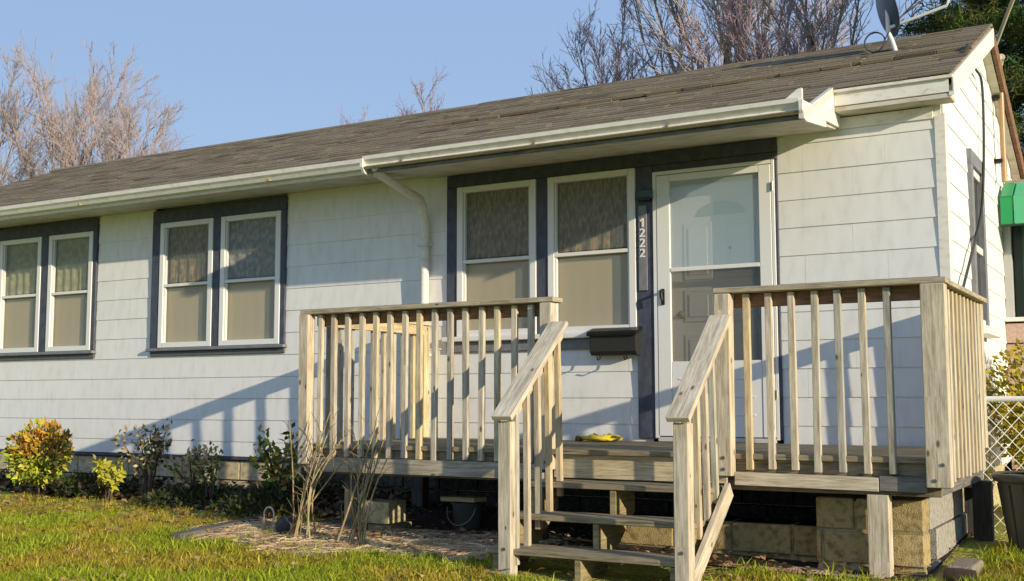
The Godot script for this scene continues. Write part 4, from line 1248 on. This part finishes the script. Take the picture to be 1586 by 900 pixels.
# a leafless tree: trunk, limbs, and a haze of twigs
func bare_tree(called: String, label: String, at: Vector3, h: float, spread: float, seed_: int, thick: float, trunk_col: Color, twig_col: Color, dense := 1.0) -> Node3D:
	var T := thing(called, label, "tree", at, "leafless trees behind the house")
	rng.seed = seed_
	var tb := MB.new(); var lb := MB.new(); var wb := MB.new()
	var tp := []; var tr := []
	var lean := Vector3(rn(-0.06, 0.06), 0, rn(-0.06, 0.06))
	for k in 8:
		var f := k / 7.0
		tp.append(Vector3(lean.x * h * f + 0.12 * sin(k * 1.1 + seed_), h * 0.8 * f, lean.z * h * f + 0.12 * cos(k * 0.9 + seed_)))
		tr.append(maxf(0.03, h * 0.018 * thick * (1.0 - f * 0.85)))
	tp[0].y = -0.3
	tb.tube(tp, tr, 9, trunk_col)
	obj("trunk", tb, M.bark, T)
	var n1 := int(17 * dense)
	for k in n1:
		var f := lerpf(0.22, 0.98, (k + rng.randf()) / n1)
		var p0: Vector3 = tp[int(f * 7.0)].lerp(tp[mini(int(f * 7.0) + 1, 7)], fmod(f * 7.0, 1.0))
		var a := k * 2.4 + rn(-0.5, 0.5)
		var l := h * spread * (1.0 - f * 0.55) * rn(0.75, 1.15)
		var d := Vector3(cos(a), lerpf(0.75, 1.9, f) * rn(0.8, 1.3), sin(a)).normalized()
		var p2 := p0 + d * l + Vector3(0, l * 0.22, 0)
		var p1 := p0 + d * l * 0.5 + Vector3(rn(-0.1, 0.1), 0, rn(-0.1, 0.1)) * l
		var limb := sag([p0, p1, p2], 3)
		var r0 := 0.0065 * h * thick * (1.0 - f * 0.5)
		lb.tube(limb, [r0, r0 * 0.85, r0 * 0.72, r0 * 0.6, r0 * 0.48, r0 * 0.36, r0 * 0.22], 5, trunk_col * rn(0.9, 1.2), false)
		for j in 9:
			var q: Vector3 = limb[1 + (j * 6 / 9)].lerp(limb[mini(2 + (j * 6 / 9), 6)], rng.randf())
			var d2 := (d * 0.8 + rdir() * 0.75 + Vector3(0, 0.45, 0)).normalized()
			var l2 := l * rn(0.28, 0.5)
			var e := q + d2 * l2 + Vector3(0, l2 * 0.15, 0)
			var m := (q + e) * 0.5 + rdir() * l2 * 0.08
			lb.tube([q, m, e], [r0 * 0.34, r0 * 0.25, r0 * 0.13], 4, trunk_col.lerp(twig_col, 0.5) * rn(0.9, 1.2), false)
			for i in int(10 * dense):
				var s := q.lerp(e, rn(0.15, 1.0))
				var d3 := (d2 * 0.9 + rdir() * 0.8 + Vector3(0, 0.4, 0)).normalized()
				var l3 := l2 * rn(0.3, 0.62)
				var e3 := s + d3 * l3
				var m3 := (s + e3) * 0.5 + rdir() * l3 * 0.1
				var col := twig_col * rn(0.75, 1.25)
				wb.tube([s, m3, e3], [h * 0.0009, h * 0.0007, h * 0.00035], 3, col, false)
				for u in 2:
					var s4 := s.lerp(e3, rn(0.3, 0.95))
					wb.tube([s4, s4 + (d3 + rdir() * 0.9 + Vector3(0, 0.3, 0)).normalized() * l3 * rn(0.35, 0.6)], [h * 0.0006, h * 0.00028], 3, col, false)
	obj("limbs", lb, M.twig, T)
	obj("twigs", wb, M.twig, T, "stuff")
	return T

func tree_copy(src: Node3D, label: String, at: Vector3, turn: float, k: float) -> void:
	var r: Node3D = src.duplicate()
	r.name = numbered("bare_tree")
	add_child(r)
	r.position = at
	r.rotation.y = turn
	r.scale = Vector3(k, k, k)
	r.set_meta("label", label)

func build_trees() -> void:
	var tw := Color(1.05, 0.95, 1.0)
	var a := bare_tree("bare_tree", "tall leafless tree at the far left edge, highest of the left group", Vector3(-41.5, 0, -20), 14.8, 0.42, 11, 1.0, Color(0.85, 0.72, 0.6), tw, 0.9)
	var b := bare_tree("bare_tree", "broad leafless tree with a dark trunk above the middle of the porch roof", Vector3(-10.6, 0, -20), 15.5, 0.4, 12, 1.1, Color(0.62, 0.55, 0.52), tw, 0.85)
	var c := bare_tree("bare_tree", "small round leafless tree just above the roof, nearest to open sky", Vector3(-22.7, 0, -25), 12.1, 0.34, 13, 1.0, Color(0.7, 0.58, 0.55), Color(0.85, 0.75, 0.95))
	tree_copy(a, "leafless tree of the left group, second from the photo's left edge", Vector3(-37.6, 0, -21), 2.0, 0.96)
	tree_copy(b, "leafless tree of the left group with tan-lit branches over the leftmost window", Vector3(-35.2, 0, -19), 1.1, 0.86)
	tree_copy(a, "rightmost leafless tree of the left group, low and rounded", Vector3(-31.6, 0, -19), 4.0, 0.8)
	tree_copy(b, "leafless tree with reddish twigs between the second and the rightmost of the left group", Vector3(-33.4, 0, -20), 0.2, 0.74)
	tree_copy(c, "thin leafless sapling left of the small round tree, barely above the roof", Vector3(-24.9, 0, -25), 1.7, 0.95)
	tree_copy(a, "low leafless tree at the left end of the group over the porch roof", Vector3(-13.7, 0, -19), 1.3, 0.66)
	tree_copy(c, "reddish leafless tree leaning over the ridge, second from left over the porch", Vector3(-12.2, 0, -18), 0.7, 0.93)
	tree_copy(a, "leafless tree right of the dark-trunked one, above the front door", Vector3(-8.9, 0, -19), 3.0, 1.0)
	tree_copy(b, "leafless tree with blue sky between its branches left of the satellite dish", Vector3(-6.6, 0, -17), 2.2, 0.8)
	tree_copy(c, "slender leafless tree between the broad tree and the satellite dish", Vector3(-7.6, 0, -15), 5.0, 0.9)
	tree_copy(b, "large leafless tree far behind the house beyond the others", Vector3(-13.5, 0, -34), 4.4, 0.9)
	rng.seed = 99
	evergreen("evergreen_tree", "big dark evergreen tree behind the right gable", Vector3(0.2, 0, -14.5), 16.0, 5.2, 21)
	evergreen("evergreen_tree", "second evergreen tree behind the satellite dish, partly bare", Vector3(-3.3, 0, -16.0), 15.0, 3.6, 22)
	rng.seed = 100

func evergreen(called: String, label: String, at: Vector3, h: float, r: float, seed_: int) -> void:
	var T := thing(called, label, "tree", at, "evergreen trees behind the gable")
	rng.seed = seed_
	var b := MB.new()
	b.tube([Vector3(0, -0.3, 0), Vector3(0.1, h * 0.5, 0.05), Vector3(0, h, 0)], [0.28, 0.17, 0.03], 9, Color(0.5, 0.42, 0.36))
	obj("trunk", b, M.bark, T)
	b = MB.new()
	var xf: Array[Transform3D] = []
	var cols: Array[Color] = []
	for k in 130:
		var f := rn(0.15, 1.0)
		var y := h * f
		var l := r * (1.05 - f * 0.75) * rn(0.6, 1.1)
		var a := k * 2.4
		var d := Vector3(cos(a), rn(-0.1, 0.3), sin(a))
		b.tube([Vector3(0, y, 0), Vector3(0, y, 0) + d * l * 0.6 + Vector3(0, -0.1, 0), Vector3(0, y, 0) + d * l], [0.05, 0.03, 0.01], 4, Color(0.75, 0.62, 0.5), false)
		for j in int(64 * l / r) + 18:
			var p := Vector3(0, y, 0) + d * l * rn(0.2, 1.05) + rdir() * rn(0.05, 0.34)
			var s := rn(0.65, 1.25)
			xf.append(Transform3D(Basis(rdir(), rn(0, TAU)).scaled(Vector3(s, s, s)), p))
			cols.append(Color(rn(0.55, 1.3), rn(0.7, 1.2), rn(0.6, 1.1)))
	obj("limbs", b, M.bark, T)
	var spray := MB.new()
	for k in 26:
		var t := k / 26.0
		var p := Vector3(0, 0, -0.24 + 0.48 * t)
		var d := (rdir() + Vector3(0, 0, 0.5)).normalized()
		leaf(spray, p, d, rdir(), 0.15, 0.022, Color(0.085, 0.115, 0.03))
	var mm := MultiMesh.new()
	mm.transform_format = MultiMesh.TRANSFORM_3D
	mm.use_colors = true
	mm.mesh = spray.mesh()
	mm.instance_count = xf.size()
	for k in xf.size():
		mm.set_instance_transform(k, xf[k])
		mm.set_instance_color(k, cols[k])
	var o := MultiMeshInstance3D.new()
	o.multimesh = mm
	o.material_override = M.leaf
	place(o, "needles", T)
	o.set_meta("kind", "stuff")

# ------------------------------------------------------------------ ground
func sheet(called: String, m: Material, xs: Array, zs: Array, lift: float, keep: Callable) -> void:
	var b := MB.new()
	var id := {}
	for iz in zs.size() - 1:
		for ix in xs.size() - 1:
			if not keep.call((xs[ix] + xs[ix + 1]) * 0.5, (zs[iz] + zs[iz + 1]) * 0.5):
				continue
			var q := []
			for k in [[0, 0], [1, 0], [1, 1], [0, 1]]:
				var key := Vector2i(ix + k[0], iz + k[1])
				if not id.has(key):
					var x: float = xs[key.x]; var z: float = zs[key.y]
					id[key] = b.vert(Vector3(x, gy(x, z) + lift, z), Vector3(0.0, 1.0, 0.04).normalized(), Vector2(x, z), Color.WHITE)
				q.append(id[key])
			b.face(q[0], q[1], q[2]); b.face(q[0], q[2], q[3])
	var o := obj(called, b, m)
	o.set_meta("kind", "structure")

func steps(a: float, b: float, s: float) -> Array:
	var o := []
	var x := a
	while x < b - 1e-4:
		o.append(x)
		x += s
	o.append(b)
	return o

func in_bed(x: float, z: float) -> bool:   # leaf-strewn strip along the house
	var front := 0.62 + 0.12 * sin(x * 2.3) + clampf((x + 11.0) / 4.5, 0.0, 1.0) * 0.45
	return x < -5.4 and x > -13.4 and z < front

func in_dirt(x: float, z: float) -> bool:   # bare soil and straw before the deck
	var d := Vector2((x + 5.35) / 1.36, (z - 1.82) / 0.5).length() + 0.14 * sin(x * 5.0) + 0.1 * sin(z * 7.0 + x) + 0.09 * sin(x * 13.0 + z * 9.0)
	return d < 1.0 or (x > -6.0 and x < -1.3 and z < 1.75)

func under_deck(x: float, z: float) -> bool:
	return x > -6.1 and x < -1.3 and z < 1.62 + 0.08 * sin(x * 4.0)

func build_ground() -> void:
	var xs := [-400.0, -150.0, -60.0] + steps(-30.0, -14.0, 2.0) + steps(-13.6, 2.0, 0.2).slice(0) + steps(4.0, 30.0, 2.0) + [60.0, 150.0, 400.0]
	var zs := [-600.0, -200.0, -80.0] + steps(-40.0, -4.0, 4.0) + steps(-3.0, 6.0, 0.2) + steps(7.0, 14.0, 1.0) + [30.0, 80.0, 300.0]
	sheet("ground", M.lawn, xs, zs, 0.0, func(_x, _z): return true)
	sheet("flower_bed", M.mulch, steps(-13.4, -5.4, 0.1), steps(-0.1, 1.4, 0.1), 0.008, in_bed)
	sheet("bare_soil", M.dirt, steps(-7.0, -1.3, 0.1), steps(-0.1, 2.6, 0.1), 0.014, in_dirt)
	sheet("under_deck_shade", M.shade_toned_soil, steps(-6.1, -1.3, 0.1), steps(-0.1, 1.8, 0.1), 0.020, under_deck)  # dark sheet laid in to paint the shade below the deck
	# grass
	var tuft: Array[Mesh] = []
	for t in 3:
		var b := MB.new()
		for k in 11:
			var p := Vector3(rn(-0.035, 0.035), -0.004, rn(-0.035, 0.035))
			var h := rn(0.025, 0.06)
			var d := Vector3(rn(-0.6, 0.6), 1.0, rn(-0.6, 0.6)).normalized()
			var s := Vector3(rn(-1, 1), 0, rn(-1, 1)).normalized() * 0.0028
			var m := p + d * h * 0.6
			var e := m + (d + Vector3(rn(-0.7, 0.7), -0.2, rn(-0.7, 0.7))).normalized() * h * 0.5
			var col := Color(0.40, 0.47, 0.035) * rn(0.6, 1.3) if rng.randf() < 0.8 else Color(0.6, 0.48, 0.17)
			var nn := (s.cross(d).normalized() + Vector3(0, 0.8, 0)).normalized()
			b.tri(p - s, p + s, m + s * 0.7, nn, col)
			b.tri(p - s, m + s * 0.7, m - s * 0.7, nn, col)
			b.tri(m - s * 0.7, m + s * 0.7, e, nn, col)
		tuft.append(b.mesh())
	var patch := noise(0.5, 3, 71)
	for t in 3:
		var xf: Array[Transform3D] = []
		var cols: Array[Color] = []
		for k in 30000:
			var x: float
			var z: float
			if k % 12 == 0:
				x = rn(-1.1, 1.5); z = rn(0.4, 4.0)
			else:
				z = 0.6 + 5.2 * sqrt(rng.randf())
				x = rn(-12.9 + (z - 0.6) * 0.9, -1.2 - (1.2 if z > 2.0 else 0.0) * 0.0)
			if in_bed(x, z) or (in_dirt(x, z) and rng.randf() > 0.13) or (x > -6.0 and x < -1.15 and z < 1.75):
				continue
			if x > -3.75 and x < -2.35 and z < 2.55:
				continue
			var g := patch.get_noise_2d(x * 1.6, z * 1.6)
			var dry := clampf(0.52 - g * 2.6 - (z - 2.6) * 0.1 - clampf((x + 7.5) * 0.12, -0.4, 0.3), 0.0, 1.0)
			if z < 1.5 and x < -8.0:
				dry = minf(1.0, dry + 0.45)
			if rng.randf() < dry * 0.45:
				continue
			var s := rn(0.6, 1.35) if rng.randf() > 0.03 else rn(1.6, 2.3)
			xf.append(Transform3D(Basis(Vector3.UP, rn(0, TAU)).scaled(Vector3(s, s * rn(0.8, 1.2), s)), Vector3(x, gy(x, z), z)))
			cols.append(Color(1.0, 1.0, 1.0).lerp(Color(1.35, 0.80, 1.6), dry * 0.7) * rn(0.8, 1.2))
		multi("grass", tuft[t], xf, cols, M.grass_blade)
	# leaf litter
	var lm := MB.new()
	leaf(lm, Vector3(-0.03, 0, 0), Vector3(1, 0.12, 0).normalized(), Vector3.UP, 0.06, 0.04, Color.WHITE)
	var lx: Array[Transform3D] = []
	var lc: Array[Color] = []
	var mx: Array[Transform3D] = []
	var mc: Array[Color] = []
	for k in 15000:
		var x := rn(-13.0, -1.3)
		var z := rn(0.0, 5.0)
		var bed := in_bed(x, z)
		var keep := 1.0 if bed else (0.3 if in_dirt(x, z) else (0.15 if z > 1.9 else 0.5))
		if rng.randf() > keep:
			continue
		var t := Transform3D(Basis(rdir(), rn(0, 0.7)) * Basis(Vector3.UP, rn(0, TAU)).scaled(Vector3.ONE * rn(0.6, 1.2)), Vector3(x, gy(x, z) + (0.03 if bed else 0.035) + rn(0, 0.02), z))
		if bed:
			mx.append(t); mc.append([Color(0.14, 0.085, 0.05), Color(0.07, 0.05, 0.035), Color(0.22, 0.13, 0.07), Color(0.04, 0.03, 0.025)][rng.randi() % 4] * rn(0.7, 1.3))
		else:
			lx.append(t); lc.append([Color(0.34, 0.19, 0.08), Color(0.26, 0.14, 0.06), Color(0.45, 0.32, 0.16)][rng.randi() % 3] * rn(0.7, 1.2))
	for k in 7000:
		var x := rn(-13.0, -5.9)
		var z := rn(0.03, 1.1)
		if in_bed(x, z):
			var up := 0.02 + rng.randf() * 0.15 * clampf(1.1 - z * 1.2, 0.15, 1.0)
			mx.append(Transform3D(Basis(rdir(), rn(0, 1.6)) * Basis(Vector3.UP, rn(0, TAU)).scaled(Vector3.ONE * rn(0.7, 1.4)), Vector3(x, gy(x, z) + up, z)))
			mc.append([Color(0.12, 0.07, 0.04), Color(0.06, 0.045, 0.03), Color(0.19, 0.11, 0.06), Color(0.05, 0.055, 0.02)][rng.randi() % 4] * rn(0.7, 1.3))
	multi("fallen_leaves", lm.mesh(), lx, lc, M.leaf)
	multi("bed_leaves", lm.mesh(), mx, mc, M.leaf)
	# straw and twigs on the bare soil
	var sm := MB.new()
	sm.tube([Vector3(-0.09, 0.004, 0), Vector3(0.0, 0.012, 0.008), Vector3(0.1, 0.004, -0.006)], [0.0022, 0.002, 0.001], 3, Color.WHITE, false)
	var sx: Array[Transform3D] = []
	var sc: Array[Color] = []
	for k in 3600:
		var x := rn(-6.9, -3.75)
		var z := rn(1.3, 2.55)
		if not in_dirt(x, z):
			continue
		sx.append(Transform3D((Basis(Vector3.UP, rn(-1.5, 1.5)) * Basis(Vector3.FORWARD, rn(-0.12, 0.12))).scaled(Vector3.ONE * rn(0.3, 1.2)), Vector3(x, gy(x, z) + 0.018 + rn(0, 0.015), z)))
		sc.append([Color(0.88, 0.72, 0.44), Color(0.75, 0.53, 0.32), Color(0.42, 0.27, 0.17)][rng.randi() % 3] * rn(0.8, 1.2))
	multi("straw", sm.mesh(), sx, sc, M.plain)

func multi(called: String, mesh: Mesh, xf: Array[Transform3D], cols: Array[Color], m: Material) -> void:
	var mm := MultiMesh.new()
	mm.transform_format = MultiMesh.TRANSFORM_3D
	mm.use_colors = true
	mm.mesh = mesh
	mm.instance_count = xf.size()
	for k in xf.size():
		mm.set_instance_transform(k, xf[k])
		mm.set_instance_color(k, cols[k])
	var o := MultiMeshInstance3D.new()
	o.multimesh = mm
	o.material_override = m
	o.set_meta("kind", "stuff")
	place(o, called, null)
	var words := {"grass": ["short yellow-green lawn grass with dry patches", "grass"], "fallen_leaves": ["brown fallen leaves scattered over the lawn", "leaves"], "bed_leaves": ["dark leaf litter covering the flower bed", "leaves"], "straw": ["dry straw and twigs strewn over the bare soil", "straw"]}
	tag(o, words[called][0], words[called][1])

# ------------------------------------------------------------------
func _ready() -> void:
	rng.seed = 7
	var cam := Camera3D.new()
	cam.name = "camera"
	cam.fov = 28.57
	cam.near = 0.1
	cam.far = 2000.0
	add_child(cam)
	cam.position = Vector3(0, 1.10, 8.55)
	cam.rotation_degrees = Vector3(5.464, 30.23, -0.08)
	cam.current = true
	var we := WorldEnvironment.new()
	we.name = "world_environment"
	var env := Environment.new()
	env.background_mode = Environment.BG_SKY
	var sky := Sky.new()
	var sm := ProceduralSkyMaterial.new()
	sm.sky_top_color = Color(0.205, 0.32, 0.54).linear_to_srgb()
	sm.sky_horizon_color = Color(0.385, 0.515, 0.67).linear_to_srgb()
	sm.sky_curve = 0.16
	sm.ground_bottom_color = Color(0.12, 0.12, 0.06).linear_to_srgb()
	sm.ground_horizon_color = Color(0.35, 0.42, 0.45).linear_to_srgb()
	sky.sky_material = sm
	env.sky = sky
	env.tonemap_mode = Environment.TONE_MAPPER_LINEAR
	env.tonemap_exposure = 1.33
	env.ambient_light_source = Environment.AMBIENT_SOURCE_SKY
	env.sdfgi_enabled = true
	env.ssao_enabled = true
	env.ssil_enabled = true
	we.environment = env
	add_child(we)
	var sun := DirectionalLight3D.new()
	sun.name = "sun"
	sun.light_energy = 1.3
	sun.light_color = Color(1.0, 0.86, 0.62).linear_to_srgb()
	sun.light_angular_distance = 0.5
	sun.shadow_enabled = true
	add_child(sun)
	sun.look_at_from_position(SUN * 10.0, Vector3.ZERO)
	make_materials()
	build_ground()
	build_house()
	build_deck()
	build_underneath()
	build_fixtures()
	build_side_yard()
	build_trees()
	build_garden()
